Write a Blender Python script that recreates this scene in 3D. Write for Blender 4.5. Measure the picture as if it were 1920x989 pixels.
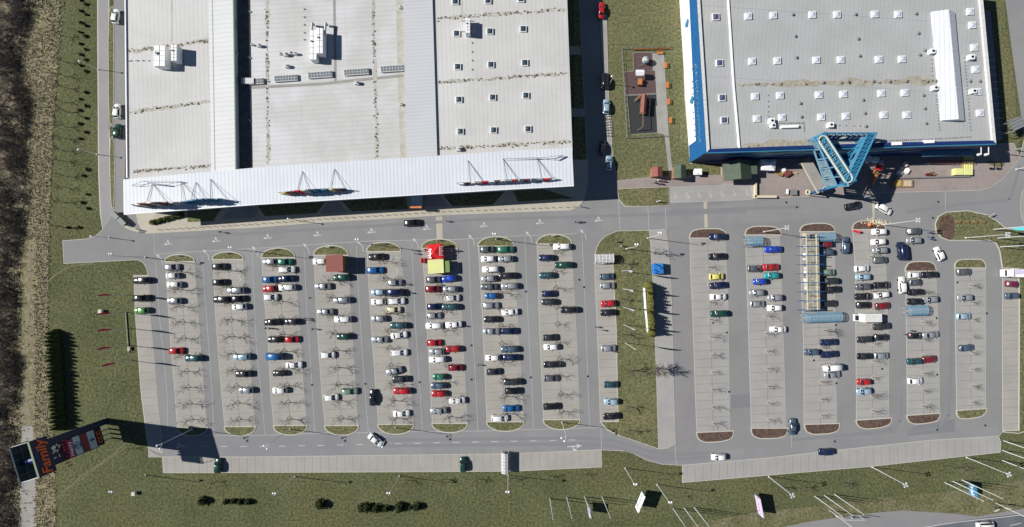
import bpy, bmesh, math, random
from mathutils import Vector, Matrix
random.seed(7)
for o in list(bpy.data.objects): bpy.data.objects.remove(o)
scene = bpy.context.scene
col = scene.collection
R = math.radians
# ---------------------------------------------------------------- camera, world, sun
HC = 140.0; S = 0.157; NX, NY = 965.0, 515.0      # drone height, metres per photo pixel on the ground, point straight below
cam = bpy.data.cameras.new('camera'); camo = bpy.data.objects.new('camera', cam); col.objects.link(camo)
camo.location = (0, 0, HC); camo.rotation_euler = (0, 0, 0)
cam.sensor_width = 36; cam.lens = 36*HC/(1920*S)
cam.shift_x = (960-NX)/1920; cam.shift_y = -(494.5-NY)/1920
cam.clip_end = 6000; cam.clip_start = 1
scene.camera = camo
SUN_EL = 36.0; SH_AZ = -7.5                       # shadows fall to +x, a little to -y
w = bpy.data.worlds.new("World"); scene.world = w; w.use_nodes = True
nt = w.node_tree; bg = nt.nodes['Background']
sky = nt.nodes.new('ShaderNodeTexSky'); sky.sky_type = 'NISHITA'; sky.sun_disc = False
sky.sun_elevation = R(SUN_EL); sky.sun_rotation = R(-90-SH_AZ)   # sun stands at -x
sky.air_density = 0.9; sky.dust_density = 0.1; sky.ozone_density = 1.5; sky.altitude = 2500
nt.links.new(sky.outputs[0], bg.inputs[0]); bg.inputs[1].default_value = 0.05
sun = bpy.data.lights.new('sun', 'SUN'); suno = bpy.data.objects.new('sun', sun); col.objects.link(suno)
sun.energy = 5.0; sun.angle = R(0.5); sun.color = (1.0, 0.965, 0.90)
d = Vector((math.cos(R(SUN_EL))*math.cos(R(SH_AZ)), math.cos(R(SUN_EL))*math.sin(R(SH_AZ)), -math.sin(R(SUN_EL))))
suno.rotation_euler = d.to_track_quat('-Z', 'Y').to_euler(); suno.location = (-100, 0, 100)
scene.view_settings.view_transform = 'Standard'; scene.view_settings.look = 'None'
scene.view_settings.exposure = 0.42; scene.view_settings.gamma = 1.0
try: scene.view_settings.use_curve_mapping = False
except Exception: pass
scene.render.engine = 'CYCLES'
scene.cycles.max_bounces = 4

# ---------------------------------------------------------------- helpers
def at(px, py, z=0.0):
    """point at height z that the photo shows at pixel px,py"""
    f = (HC-z)/HC*S
    return ((px-NX)*f, (NY-py)*f, z)
TILE = {'A':(0,0),'B':(480,0),'C':(960,0),'D':(1440,0),'E':(0,250),'F':(480,250),'G':(960,250),'H':(1440,250),
        'I':(0,490),'J':(480,490),'K':(960,490),'L':(1440,490),'M':(0,739),'N':(480,739),'O':(960,739),'P':(1440,739)}
def tp(t, x, y): return (TILE[t][0]+x/3.956, TILE[t][1]+y/3.956)
def tag(o, label=None, cat=None, group=None, kind=None):
    if label: o['label'] = label
    if cat: o['category'] = cat
    if group: o['group'] = group
    if kind: o['kind'] = kind
    return o
def empty(name, loc, rz=0, label=None, cat=None, group=None):
    o = bpy.data.objects.new(name, None); col.objects.link(o); o.location = loc; o.rotation_euler = (0, 0, rz)
    o.empty_display_size = 0.3
    return tag(o, label, cat, group)
class MB:
    def __init__(s): s.v = []; s.f = []; s.m = []; s.mi = 0
    def add(s, vs, fs):
        n = len(s.v); s.v += [tuple(p) for p in vs]
        for f in fs: s.f.append([i+n for i in f]); s.m.append(s.mi)
        return s
    def box(s, c, d, rz=0, ry=0, rx=0):
        M = Matrix.Rotation(rz, 3, 'Z') @ Matrix.Rotation(ry, 3, 'Y') @ Matrix.Rotation(rx, 3, 'X')
        vs = []
        for k in (-.5, .5):
            for x, y in ((-.5,-.5),(.5,-.5),(.5,.5),(-.5,.5)):
                vs.append(M @ Vector((x*d[0], y*d[1], k*d[2])) + Vector(c))
        return s.add(vs, [(3,2,1,0),(4,5,6,7),(0,1,5,4),(1,2,6,5),(2,3,7,6),(3,0,4,7)])
    def tube(s, a, b, r0, r1=None, n=6, caps=True):
        a = Vector(a); b = Vector(b); r1 = r0 if r1 is None else r1
        dd = (b-a)
        if dd.length < 1e-6: return s
        q = dd.to_track_quat('Z', 'X'); vs = []
        for p, r in ((a, r0), (b, r1)):
            for i in range(n):
                t = 2*math.pi*i/n; vs.append(p + q @ Vector((math.cos(t)*r, math.sin(t)*r, 0)))
        fs = [(i, (i+1) % n, n+(i+1) % n, n+i) for i in range(n)]
        if caps: fs += [tuple(range(n-1, -1, -1)), tuple(range(n, 2*n))]
        return s.add(vs, fs)
    def prism(s, pts, z0, z1):
        pts = [(p[0], p[1]) for p in pts]
        if area(pts) < 0: pts = pts[::-1]
        n = len(pts)
        return s.add([(x, y, z0) for x, y in pts]+[(x, y, z1) for x, y in pts],
              [tuple(range(n-1, -1, -1)), tuple(range(n, 2*n))]+[(i, (i+1) % n, n+(i+1) % n, n+i) for i in range(n)])
    def sphere(s, c, r, nu=8, nv=6, sz=1.0):
        vs = [(c[0], c[1], c[2]-r*sz)]
        for j in range(1, nv):
            a = -math.pi/2+math.pi*j/nv
            for i in range(nu):
                t = 2*math.pi*i/nu; vs.append((c[0]+r*math.cos(a)*math.cos(t), c[1]+r*math.cos(a)*math.sin(t), c[2]+r*sz*math.sin(a)))
        vs.append((c[0], c[1], c[2]+r*sz)); fs = []
        for i in range(nu): fs.append((0, 1+(i+1) % nu, 1+i))
        for j in range(nv-2):
            for i in range(nu):
                a = 1+j*nu+i; b = 1+j*nu+(i+1) % nu; fs.append((a, b, b+nu, a+nu))
        l = len(vs)-1; k = 1+(nv-2)*nu
        for i in range(nu): fs.append((k+i, k+(i+1) % nu, l))
        return s.add(vs, fs)
    def cone(s, c, r, h, n=8):
        return s.add([(c[0]+r*math.cos(2*math.pi*i/n), c[1]+r*math.sin(2*math.pi*i/n), c[2]) for i in range(n)]+[(c[0], c[1], c[2]+h)],
              [(i, (i+1) % n, n) for i in range(n)])
    def mesh(s, name, mats, smooth=False):
        me = bpy.data.meshes.new(name); me.from_pydata(s.v, [], s.f)
        for m in (mats if isinstance(mats, (list, tuple)) else [mats]): me.materials.append(m)
        me.polygons.foreach_set('material_index', s.m)
        if smooth: me.polygons.foreach_set('use_smooth', [True]*len(s.f))
        me.update(); return me
    def build(s, name, mats, parent=None, smooth=False, loc=None):
        o = bpy.data.objects.new(name, s.mesh(name, mats, smooth)); col.objects.link(o)
        if parent: o.parent = parent
        if loc: o.location = loc
        return o
def area(p): return sum(p[i-1][0]*p[i][1]-p[i][0]*p[i-1][1] for i in range(len(p)))/2
def offset(pts, dist):
    pts = [(p[0], p[1]) for p in pts]
    if area(pts) < 0: pts = pts[::-1]
    n = len(pts); out = []
    for i in range(n):
        a, b, c = pts[i-1], pts[i], pts[(i+1) % n]
        def nr(p, q):
            dx, dy = q[0]-p[0], q[1]-p[1]; l = math.hypot(dx, dy) or 1; return (dy/l, -dx/l)
        n1, n2 = nr(a, b), nr(b, c); mx, my = n1[0]+n2[0], n1[1]+n2[1]; l = mx*mx+my*my
        k = min(2*dist/l if l > .3 else dist*2, dist*2.5) if dist > 0 else max(2*dist/l if l > .3 else dist*2, dist*2.5)
        out.append((b[0]+mx*k, b[1]+my*k))
    return out
def chaikin(p, n=2):
    for _ in range(n):
        q = []
        for i in range(len(p)):
            a, b = p[i], p[(i+1) % len(p)]
            q += [(a[0]*.75+b[0]*.25, a[1]*.75+b[1]*.25), (a[0]*.25+b[0]*.75, a[1]*.25+b[1]*.75)]
        p = q
    return p
def interp(pl, y):
    if y <= pl[0][1]: a, b = pl[0], pl[1]
    elif y >= pl[-1][1]: a, b = pl[-2], pl[-1]
    else:
        for a, b in zip(pl, pl[1:]):
            if a[1] <= y <= b[1]: break
    return a[0]+(b[0]-a[0])*(y-a[1])/((b[1]-a[1]) or 1)
def ipx(pl, x):
    return interp([(b, a) for a, b in pl], x)
def W(pts, z=0): return [at(p[0], p[1], z)[:2] for p in pts]
def ground(name, pts, z, m, h=0.0, kerb=None, kw=0.15, smooth=0):
    """a flat piece of the setting; pts in photo pixels on the ground"""
    p = W(pts)
    if smooth: p = chaikin(p, smooth)
    b = MB()
    if h: b.prism(p, -0.02, z)
    else: b.add([(x, y, z) for x, y in (p if area(p) > 0 else p[::-1])], [tuple(range(len(p)))])
    o = tag(b.build(name, m), kind='structure')
    if kerb:
        k = MB(); k.prism(offset(p, kw), -0.03, z-0.012); tag(k.build('kerb', kerb), kind='structure')
    return o
def line(b, pts, wd, z):
    """painted or laid line through world points"""
    for a, c in zip(pts, pts[1:]):
        dx, dy = c[0]-a[0], c[1]-a[1]; l = math.hypot(dx, dy) or 1; nx, ny = -dy/l*wd/2, dx/l*wd/2
        b.add([(a[0]-nx, a[1]-ny, z), (c[0]-nx, c[1]-ny, z), (c[0]+nx, c[1]+ny, z), (a[0]+nx, a[1]+ny, z)], [(0, 1, 2, 3)])

# ---------------------------------------------------------------- materials
def mat(name, c, rough=0.85, c2=None, sc=0.3, grain=0.0, gsc=3.0, metal=0.0, coat=0.0, spec=0.3, seams=None, bump=0.0, alpha=None, emit=None, patch=None, trans=0, c3=None, sc3=.05):
    m = bpy.data.materials.new(name); m.use_nodes = True; t = m.node_tree; N = t.nodes; L = t.links
    b = N['Principled BSDF']; b.inputs['Roughness'].default_value = rough; b.inputs['Metallic'].default_value = metal
    b.inputs['Specular IOR Level'].default_value = spec; b.inputs['Coat Weight'].default_value = coat; b.inputs['Coat Roughness'].default_value = 0.12
    if trans: b.inputs['Transmission Weight'].default_value = trans
    if alpha: b.inputs['Alpha'].default_value = alpha
    tc = N.new('ShaderNodeTexCoord'); geo = N.new('ShaderNodeNewGeometry')
    pos = geo.outputs['Position']
    def noise(scale, det=4, ro=.6):
        n = N.new('ShaderNodeTexNoise'); n.inputs['Scale'].default_value = scale; n.inputs['Detail'].default_value = det
        n.inputs['Roughness'].default_value = ro; L.new(pos, n.inputs['Vector']); return n.outputs['Fac']
    def mathn(op, a, v=None, v2=None):
        n = N.new('ShaderNodeMath'); n.operation = op
        for i, x in enumerate((a, v, v2)):
            if x is None: continue
            if isinstance(x, (int, float)): n.inputs[i].default_value = x
            else: L.new(x, n.inputs[i])
        return n.outputs[0]
    def ramp(a, lo, hi):
        n = N.new('ShaderNodeMapRange'); n.inputs[1].default_value = lo; n.inputs[2].default_value = hi; n.clamp = True; L.new(a, n.inputs[0]); return n.outputs[0]
    def mix(f, a, bb, blend='MIX'):
        n = N.new('ShaderNodeMix'); n.data_type = 'RGBA'; n.blend_type = blend; n.clamp_result = False
        if isinstance(f, (int, float)): n.inputs[0].default_value = f
        else: L.new(f, n.inputs[0])
        for i, x in ((6, a), (7, bb)):
            if isinstance(x, tuple): n.inputs[i].default_value = (*x, 1)
            else: L.new(x, n.inputs[i])
        return n.outputs[2]
    cur = tuple(c)
    if c2: cur = mix(ramp(noise(sc), .38, .62), tuple(c), tuple(c2))
    if c3: cur = mix(ramp(noise(sc3, 3), .48, .66), cur, tuple(c3))
    if patch:   # (colour, scale, lo, hi): sparse patches
        cur = mix(ramp(noise(patch[1], 6, .75), patch[2], patch[3]), cur, tuple(patch[0]))
    if grain:
        g = mathn('MULTIPLY_ADD', ramp(noise(gsc, 3, .8), .25, .75), 2*grain, 1-grain)
        gg = N.new('ShaderNodeCombineColor'); [L.new(g, gg.inputs[i]) for i in range(3)]
        cur = mix(1.0, cur, gg.outputs[0], 'MULTIPLY')
    if seams:   # list of (angle, spacing, width, darkness)
        sep = N.new('ShaderNodeSeparateXYZ'); L.new(pos, sep.inputs[0])
        for ang, sp, wd, dk in seams:
            u = mathn('ADD', mathn('MULTIPLY', sep.outputs[0], math.cos(ang)), mathn('MULTIPLY', sep.outputs[1], math.sin(ang)))
            fr = mathn('FRACT', mathn('DIVIDE', u, sp)); ln = mathn('LESS_THAN', fr, wd/sp)
            cur = mix(mathn('MULTIPLY', ln, dk), cur, (0.05, 0.05, 0.055))
    if isinstance(cur, tuple): b.inputs['Base Color'].default_value = (*cur, 1)
    else: L.new(cur, b.inputs['Base Color'])
    if bump:
        bn = N.new('ShaderNodeBump'); bn.inputs['Strength'].default_value = bump; bn.inputs['Distance'].default_value = .3
        L.new(noise(gsc*.7, 5, .7), bn.inputs['Height']); L.new(bn.outputs[0], b.inputs['Normal'])
    if emit:
        b.inputs['Emission Color'].default_value = (*emit, 1); b.inputs['Emission Strength'].default_value = 1
    return m
M = {}
M['grass'] = mat('grass', (.105,.112,.056), .95, (.080,.090,.043), .07, .8, 1.5, c3=(.105,.102,.052), sc3=.045, bump=.7, spec=.05, patch=((.145,.135,.072), .8, .6, .75))
M['lawn'] = mat('lawn', (.132,.136,.070), .95, (.100,.108,.053), .12, .75, 1.5, c3=(.145,.135,.07), sc3=.06, bump=.6, spec=.05, patch=((.19,.17,.09), .7, .55, .72))
M['dry'] = mat('dry_grass', (.235,.21,.135), .95, (.155,.145,.08), .45, .6, 1.4, bump=.9, spec=.05, patch=((.30,.265,.18), .9, .55, .7))
M['litter'] = mat('leaf_litter', (.12,.10,.075), .95, (.055,.048,.04), .16, .5, 1.4, bump=.9, spec=.05, patch=((.25,.21,.145), .22, .5, .62))
M['mulch'] = mat('mulch', (.085,.055,.045), .95, (.13,.09,.07), 1.0, .5, 3.0, bump=.8, spec=.05)
M['asphalt'] = mat('asphalt', (.218,.218,.220), .9, (.196,.196,.199), .12, .10, 4.0, c3=(.235,.235,.24), sc3=.03, spec=.2)
M['road'] = mat('road_asphalt', (.236,.237,.240), .9, (.212,.213,.218), .07, .09, 3.0, spec=.2, c3=(.198,.2,.212), sc3=.05)
M['highway'] = mat('highway_asphalt', (.10,.107,.125), .9, (.14,.145,.16), .1, .1, 3.0, spec=.2)
M['service'] = mat('service_road_concrete', (.27,.265,.265), .9, (.25,.245,.25), .1, .08, 3.0, spec=.2, seams=[(0.02, .95, .07, .12)])
M['lane'] = mat('old_asphalt', (.225,.220,.221), .9, (.205,.2,.207), .1, .1, 3.0, spec=.2)
M['paver'] = mat('concrete_paver', (.325,.312,.288), .9, (.292,.282,.262), .15, .13, 3.5, spec=.2, patch=((.25,.235,.21), .5, .62, .8))
M['paver2'] = mat('grey_paver', (.318,.31,.298), .9, (.288,.282,.274), .15, .12, 3.5, spec=.2, patch=((.24,.235,.225), .4, .62, .8))
M['beige'] = mat('beige_paver', (.42,.39,.325), .9, (.375,.35,.29), .2, .12, 3.5, spec=.2)
M['brick'] = mat('brown_brick_paver', (.285,.245,.232), .9, (.25,.212,.20), .2, .13, 3.5, spec=.2, seams=[(0, 1.6, .08, .15), (math.pi/2, 1.6, .08, .15)])
M['slab'] = mat('concrete_slab', (.30,.29,.27), .9, (.26,.25,.235), .3, .08, 3.0, spec=.2)
M['kerb'] = mat('kerb_stone', (.44,.42,.37), .9, grain=.12)
M['bayline'] = mat('bay_line_brick', (.24,.195,.175), .9, grain=.2, gsc=6)
M['bayline2'] = mat('bay_line_dark', (.2,.195,.19), .9, grain=.2, gsc=6)
M['joint'] = mat('drain_channel', (.37,.37,.38), .9, grain=.15, gsc=2)
M['paint'] = mat('road_paint', (.47,.47,.48), .8, grain=.2, gsc=5)
M['dirtpath'] = mat('dirt_path', (.235,.21,.15), .95, (.17,.155,.10), .35, .25, 1.5, spec=.1, bump=.4)
M['verge'] = mat('rough_verge', (.155,.145,.085), .95, (.105,.105,.052), .25, .7, 1.4, bump=.7, spec=.05, patch=((.26,.23,.16), .5, .56, .7)); M['patch'] = mat('repaired_asphalt', (.175,.178,.19), .9, grain=.1); M['pitline'] = mat('tree_pit_edge', (.13,.11,.09), .9, grain=.15); M['valley_shade'] = mat('valley_shade_dark', (.10,.10,.105), .9, (.14,.14,.14), .5, .15); M['trail'] = mat('worn_grass_trail', (.145,.135,.08), .95, (.11,.108,.06), .6, .4, 1.5); M['rubber'] = mat('black_rubber', (.035,.037,.04), .95, grain=.3); M['rubber2'] = mat('maroon_rubber', (.095,.06,.062), .95, grain=.3)
ang = R(-2.5)
M['roofA'] = mat('membrane_roof', (.50,.50,.49), .75, (.465,.462,.455), .12, .07, 2.5, seams=[(R(2), 1.2, .10, .24)], c3=(.53,.53,.525), sc3=.05)
M['roofD'] = mat('membrane_roof_wide', (.485,.485,.48), .75, (.45,.45,.445), .1, .07, 2.5, seams=[(R(94), 1.3, .11, .24), (R(4), 14, .1, .15)], c3=(.55,.555,.575), sc3=.06)
M['roofB'] = mat('bright_sheet_roof', (.63,.64,.645), .6, (.60,.61,.615), .1, .03, 2.0, seams=[(R(96), 1.25, .14, .22)])
M['roofE'] = mat('blueish_sheet_roof', (.49,.50,.525), .6, (.47,.48,.505), .1, .03, 2.0, seams=[(R(94), .95, .1, .22)])
M['canopy'] = mat('ribbed_white_sheet', (.60,.63,.68), .55, (.57,.60,.655), .15, .03, 2.0, seams=[(R(2), 1.0, .22, .22)])
M['roofG'] = mat('grey_membrane_roof', (.375,.38,.385), .8, (.34,.35,.35), .1, .08, 2.0, seams=[(R(-5), 1.15, .07, .28), (R(86), 19, .12, .3)], c3=(.405,.405,.40), sc3=.04)
M['wall'] = mat('light_metal_wall', (.55,.57,.58), .6, grain=.03, seams=[(0, 1, .04, .3), (math.pi/2, 1, .04, .3)])
M['white'] = mat('white_metal', (.78,.78,.78), .5, grain=.03); M['offwhite'] = mat('weathered_white_metal', (.62,.63,.62), .6, (.5,.5,.48), 1.5, .1)
M['stain'] = mat('roof_dirt', (.13,.115,.085), .95, (.07,.065,.05), 1, .3, 3); M['stain2'] = mat('roof_dust', (.375,.36,.315), .95, (.44,.43,.395), .8, .15, 2)
M['blue'] = mat('blue_cladding', (.010,.105,.28), .45, (.010,.09,.25), .3, .05); M['navy'] = mat('navy_cladding', (.01,.03,.13), .5, grain=.1)
M['teal'] = mat('teal_metal', (.03,.20,.32), .45, grain=.08); M['cyan'] = mat('light_blue_metal', (.035,.19,.33), .45, grain=.1)
M['palecyan'] = mat('pale_cyan_panel', (.13,.27,.36), .5, grain=.2)
M['dark'] = mat('dark_glass', (.012,.014,.02), .12, spec=.6); M['black'] = mat('black_metal', (.02,.02,.02), .6); M['steel'] = mat('galvanised_steel', (.42,.43,.45), .45, metal=.5, grain=.08)
M['grey'] = mat('grey_metal', (.18,.19,.2), .6, grain=.08); M['orange'] = mat('orange_paint', (.55,.18,.05), .6, grain=.1); M['red'] = mat('red_cloth', (.62,.015,.02), .7, grain=.08)
M['track'] = mat('worn_asphalt', (.19,.192,.203), .88, grain=.08, gsc=2); M['redroof'] = mat('red_brown_roof', (.24,.085,.07), .8, grain=.08, seams=[(0, .35, .05, .2)]); M['greenroof'] = mat('green_roof', (.085,.11,.08), .8, (.07,.095,.07), 1, .05, seams=[(math.pi/2, .5, .05, .12)])
M['yellow'] = mat('pale_yellow_cloth', (.66,.66,.26), .8, (.6,.62,.3), .6, .05); M['lime'] = mat('green_cloth', (.16,.24,.09), .8, grain=.05)
M['wood'] = mat('wood', (.30,.18,.09), .8, (.22,.12,.06), 2, .2); M['timber'] = mat('fresh_timber', (.62,.50,.18), .8, (.5,.38,.12), 2, .15, seams=[(0, 1.3, .12, .5)])
M['bluebox'] = mat('blue_tarpaulin', (.015,.20,.60), .6, (.03,.14,.42), 1.2, .15); M['signred'] = mat('sign_red', (.4,.02,.05), .5); M['signdark'] = mat('sign_dark', (.02,.025,.06), .5, grain=.1)
M['signorange'] = mat('sign_orange', (.75,.13,.03), .5); M['signlight'] = mat('sign_pale', (.42,.52,.56), .5); M['cream'] = mat('cream_stone', (.55,.5,.38), .85, grain=.15)
M['maroon'] = mat('maroon_paint', (.17,.05,.05), .6, grain=.1); M['pole'] = mat('white_pole', (.55,.56,.57), .5); M['lampgrey'] = mat('grey_lamp_shade', (.4,.41,.43), .4); M['lampwhite'] = mat('lamp_shade', (.8,.8,.82), .35)
M['glass'] = mat('vault_glazing', (.30,.42,.50), .25, spec=.6, alpha=.55); M['gridglass'] = mat('grid_glazing', (.45,.45,.44), .35, (.3,.3,.3), 1.5, .2)
M['flagred'] = mat('red_flag', (.55,.02,.04), .8); M['flaglilac'] = mat('lilac_flag', (.55,.5,.68), .8); M['tealflag'] = mat('teal_flag', (.1,.45,.5), .8)
M['conifer'] = mat('conifer_leaf', (.040,.055,.018), .9, (.065,.08,.026), 1.2, .5, 5, spec=.1); M['thuja'] = mat('thuja_leaf', (.15,.145,.04), .9, (.09,.095,.028), 1.0, .5, 5, spec=.1)
M['darkleaf'] = mat('dark_leaf', (.035,.045,.016), .9, (.02,.028,.01), 1.0, .5, 5, spec=.1); M['bark'] = mat('bark', (.13,.105,.08), .9, (.09,.075,.06), 3, .2); M['twig'] = mat('twig', (.15,.125,.10), .9, (.10,.085,.07), 2, .2)
M['twigdark'] = mat('dark_twig', (.105,.088,.082), .9, (.17,.145,.125), .6, .2); M['drystem'] = mat('dry_stem', (.36,.31,.21), .9, (.22,.19,.12), .6, .3, 3)
M['greenstem'] = mat('mown_stem', (.11,.12,.045), .9, (.07,.08,.03), .5, .3, 3)
# ---------------------------------------------------------------- ground and roads
b = MB(); b.add([(-1500,-1500,-.03),(1500,-1500,-.03),(1500,1500,-.03),(-1500,1500,-.03)], [(0,1,2,3)])
tag(b.build('ground', M['grass']), kind='structure')
ground('dry_meadow', [(119,-300),(108,120),(97,260),(92,400),(90,500),(88,620),(95,740),(100,830),(104,989),(108,1300),(-900,1300),(-900,-300)], -.012, M['dry'])
ground('woodland_floor', [(66,-300),(60,0),(48,60),(36,130),(50,165),(58,200),(48,260),(50,330),(42,420),(36,480),(30,600),(36,690),(28,800),(26,860),(30,950),(22,1300),(-900,1300),(-900,-300)], -.004, M['litter'], smooth=1)
ground('dirt_path', [(62,800),(63,850),(66,900),(70,1000),(72,1200),(40,1200),(38,990),(37,900),(39,850),(41,800)], .004, M['slab'])
ground('dirt_path', [(60,430),(57,540),(52,650),(56,760),(60,830),(44,830),(46,780),(46,650),(52,540),(55,430)], .002, M['dirtpath'], smooth=1)
b = MB(); line(b, [at(*p) for p in [(245,822),(215,850),(185,872),(150,895),(105,938)]], .45, -.008); line(b, [at(*p) for p in [(238,838),(205,860),(170,886),(112,926)]], .35, -.007); line(b, [at(*p) for p in [(175,494),(130,500),(105,515),(88,530)]], .6, -.006); tag(b.build('footpath', M['trail']), kind='structure')
ground('lawn', [(110,900),(300,888),(1128,877),(1280,906),(1880,850),(1925,800),(2200,760),(2200,900),(1750,930),(1440,965),(1320,980),(1200,1020),(1200,1100),(110,1100)], -.016, M['grass'])
ground('dry_verge', [(1200,1020),(1320,978),(1440,958),(1560,947),(1640,935),(1760,925),(1840,915),(1920,900),(2200,860),(2200,1200),(1200,1200)], -.008, M['verge'], smooth=1)
ground('lawn', [(1120,-300),(1277,-300),(1277,0),(1300,304),(1354,304),(1354,345),(1156,356),(1146,270)], -.01, M['lawn'])
ground('lawn', [(1835,-300),(1835,20),(1870,120),(1880,280),(1895,300),(1912,262),(1898,120),(1885,60),(1882,-300)], -.006, M['lawn'])
# parking lot asphalt
north = [(289,437.5),(480,426.5),(594,417.5),(733,409.5),(834,403),(960,398),(1071,394),(1084,388),(1094,376),(1101,346)]
south_w = [(1127,843.5),(960,851),(480,857),(305,857),(290,851),(278,840)]
lot = [(118,452),(160,449),(180,443),(193,431),(213,398),(216,408),(226,420),(240,430),(262,437.5)]+north+[(1099,250),(1095,177),(1086,0),(1086,-300),(1124,-300),(1126,25),(1133,152),(1146,275),(1156,338),(1158,374),(1170,388),(1254.5,386.5),(1255.8,349),(1354,345),(1410,346),(1411,373),(1440,371.5),(1528,367.5),(1667,361),(1768,358.7),(1834,357),(1857,352),(1882,333),(1912,300),(1921,262),(2100,262),(2100,470),(1960,430),(1885,429),(1868,455),(1879,480),(1880,810),(1872,818),(1743,826),(1573,844),(1440,859),(1280,872.5),(1240.6,870.5),(1213,863),(1187,850),(1172,845.5)]+south_w+[(265,740),(254,591),(251,517),(277.5,517),(275,503),(268,492),(258,487),(120,494)]
ground('parking_lot', lot, 0.0, M['asphalt'], kerb=None)
b = MB(); b.prism(offset(W(lot), .14), -.04, -.001); tag(b.build('kerb', M['kerb']), kind='structure')
ground('main_road', [(290,438)]+north[1:8]+[(1160,393),(1320,386),(1500,374),(1640,368),(1640,404),(1500,412),(1320,425),(1160,432),(1081,438),(960,443),(860,448),(695,452),(480,466),(366,472),(290,477)], .006, M['road'])
ground('south_road', [(304.6,817.5),(480,817.5),(620,812),(895,808.5),(1000,806.5),(1127,802.5),(1140,816),(1172,826),(1210,842),(1262,850),(1440,838),(1573,822),(1740,808),(1872,800),(1872,818),(1743,826),(1573,844),(1440,859),(1280,872.5),(1240.6,870.5),(1213,863),(1187,850),(1172,845.5)]+south_w[:4], .006, M['road'])
ground('service_road', [(184,-300),(203,-300),(203,0),(203.5,230),(205,330),(212,397),(193,431),(189,400),(186,330),(184,60)], .004, M['service'], kerb=M['kerb'], kw=.3)
ground('side_parking', [(213.5,-300),(237,-300),(237,0),(234,395),(256,402),(262,415),(272,437),(262,437.5),(240,430),(226,420),(214,404),(211.5,396),(215,385),(214.5,262),(213,240),(209,236),(203,246),(204,30),(213,10)], .008, M['lane'])
ground('grass_verge', [(203.6,28),(211,10),(213,28),(213,228),(209,236),(204.5,225)], .10, M['lawn'], h=1, kerb=M['kerb'], smooth=1)
ground('grass_verge', [(206,262),(213,256),(214.5,300),(214,380),(211,394),(208,370)], .10, M['lawn'], h=1, kerb=M['kerb'], smooth=1)
ground('grass_verge', [(214,404),(222,402),(245,425),(262,433),(262,436),(240,429),(226,419)], .10, M['beige'], h=1, kerb=M['kerb'])
ground('lane_east', [(1253,434),(1296,434),(1300,616),(1304,740),(1307,812),(1310,838),(1266,842),(1263,740),(1258,540)], .004, M['lane'])
ground('handicap_parking', [(1256,349.5),(1354,346),(1409,347),(1409,374),(1256,380)], .008, M['paver2'])
ground('east_road', [(1790,366),(1834,358.5),(1857,353),(1882,334),(1912,301),(1921,262),(1912,200),(1898,100),(1885,0),(1882,-300),(2300,-300),(2300,440),(1960,434),(1885,428),(1870,416),(1849,403),(1814,395.5),(1790,390)], .010, M['road'], smooth=0)
ground('roundabout_island', [(1923,350),(1915,362),(1912,385),(1914,405),(1921,425),(1960,430),(1960,350)], .12, M['slab'], h=1, smooth=1)
ground('highway', [(1440,1300),(1461,990),(1516,979),(1561,972),(1640,962),(1693,957.5),(1794,964),(1832,969),(1925,953),(2300,880),(2300,1300)], .002, M['lane'])
ground('highway', [(1640,1300),(1700,1000),(1794,978),(1860,969),(1925,963),(2300,900),(2300,1300)], .008, M['highway'])
b = MB(); line(b, [at(1893,986), at(1915,981)], .18, .014); line(b, [at(1650,1000), at(1733,989), at(1794,979.5), at(1925,965)], .18, .014); tag(b.build('road_marking', M['paint']), kind='structure')
# pavement before the large building, with grass beds that lie in its shade
ground('pavement', [(256,396),(259,415),(266,430),(275,437.5),(289,437)]+north[1:]+[(1101,300),(256,300)], .12, M['beige'], h=1, kerb=M['kerb'])
ground('pavement', [(1076,-300),(1085.5,-300),(1085.5,0),(1094,177),(1100,345),(1076,346)], .11, M['lawn'], h=1)
for y0, y1 in ((88,103),(204,220)):
    ground('stepping_slab', [(1066,y0),(1088+(y0>150)*7,y0),(1089+(y0>150)*7,y1),(1066,y1)], .135, M['slab'], h=1)
beds = [[(352,385),(420,385),(400,415),(352,417)],[(483,385),(617,370),(594,400),(497,406)],[(634,370),(760,362),(765,392),(660,397)],[(828,362),(950,355),(925,384),(848,387)],[(958,352),(1000,350),(1075,372),(972,379)]]
for q in beds: ground('flower_bed', q, .14, M['lawn'], h=1)
for q in [[(438,385),(490,382),(480,408),(415,411)],[(622,370),(628,370),(650,397),(600,402)],[(770,362),(820,360),(840,387),(772,391)]]: ground('entrance_slab', q, .135, M['slab'], h=1)
ground('pavement', [(1126,30),(1136.5,30),(1141,190),(1146,236),(1147,270),(1140,270),(1133,152)], .12, M['slab'], h=1, kerb=M['kerb'])
ground('garden_path', [(1223,100),(1245,102),(1248,153),(1254,253),(1262,334),(1255,334),(1246,253),(1232.6,250),(1229.7,199),(1232,199),(1228,133),(1224,132)], .03, M['slab'], h=1)
ground('brick_terrace', [(1156,339),(1220,331.5),(1353,328),(1354,345.5),(1256,349.5),(1157,354)], .12, M['brick'], h=1)
ground('brick_terrace', [(1352,290),(1900,270),(1912,297),(1882,333),(1857,352),(1834,357),(1768,358.7),(1667,361),(1528,367.5),(1440,371.5),(1411,373),(1410,346),(1353,345)], .125, M['brick'], h=1, kerb=M['kerb'])
ground('brick_edge', [(1273,-300),(1279,-300),(1279,0),(1302,306),(1352,306),(1352,300),(1296,300),(1299,308),(1294,308),(1283,180)], .02, M['beige'], h=1)
ground('grass_verge', [(1846,302),(1868,303),(1885,306),(1878,315),(1866,313),(1855,309)], .15, M['lawn'], h=1, smooth=1)
ground('grass_island', [(1158,355),(1254,351),(1254,385.5),(1190,387.5),(1172,386),(1161,374)], .12, M['lawn'], h=1, kerb=M['kerb'])
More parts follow.
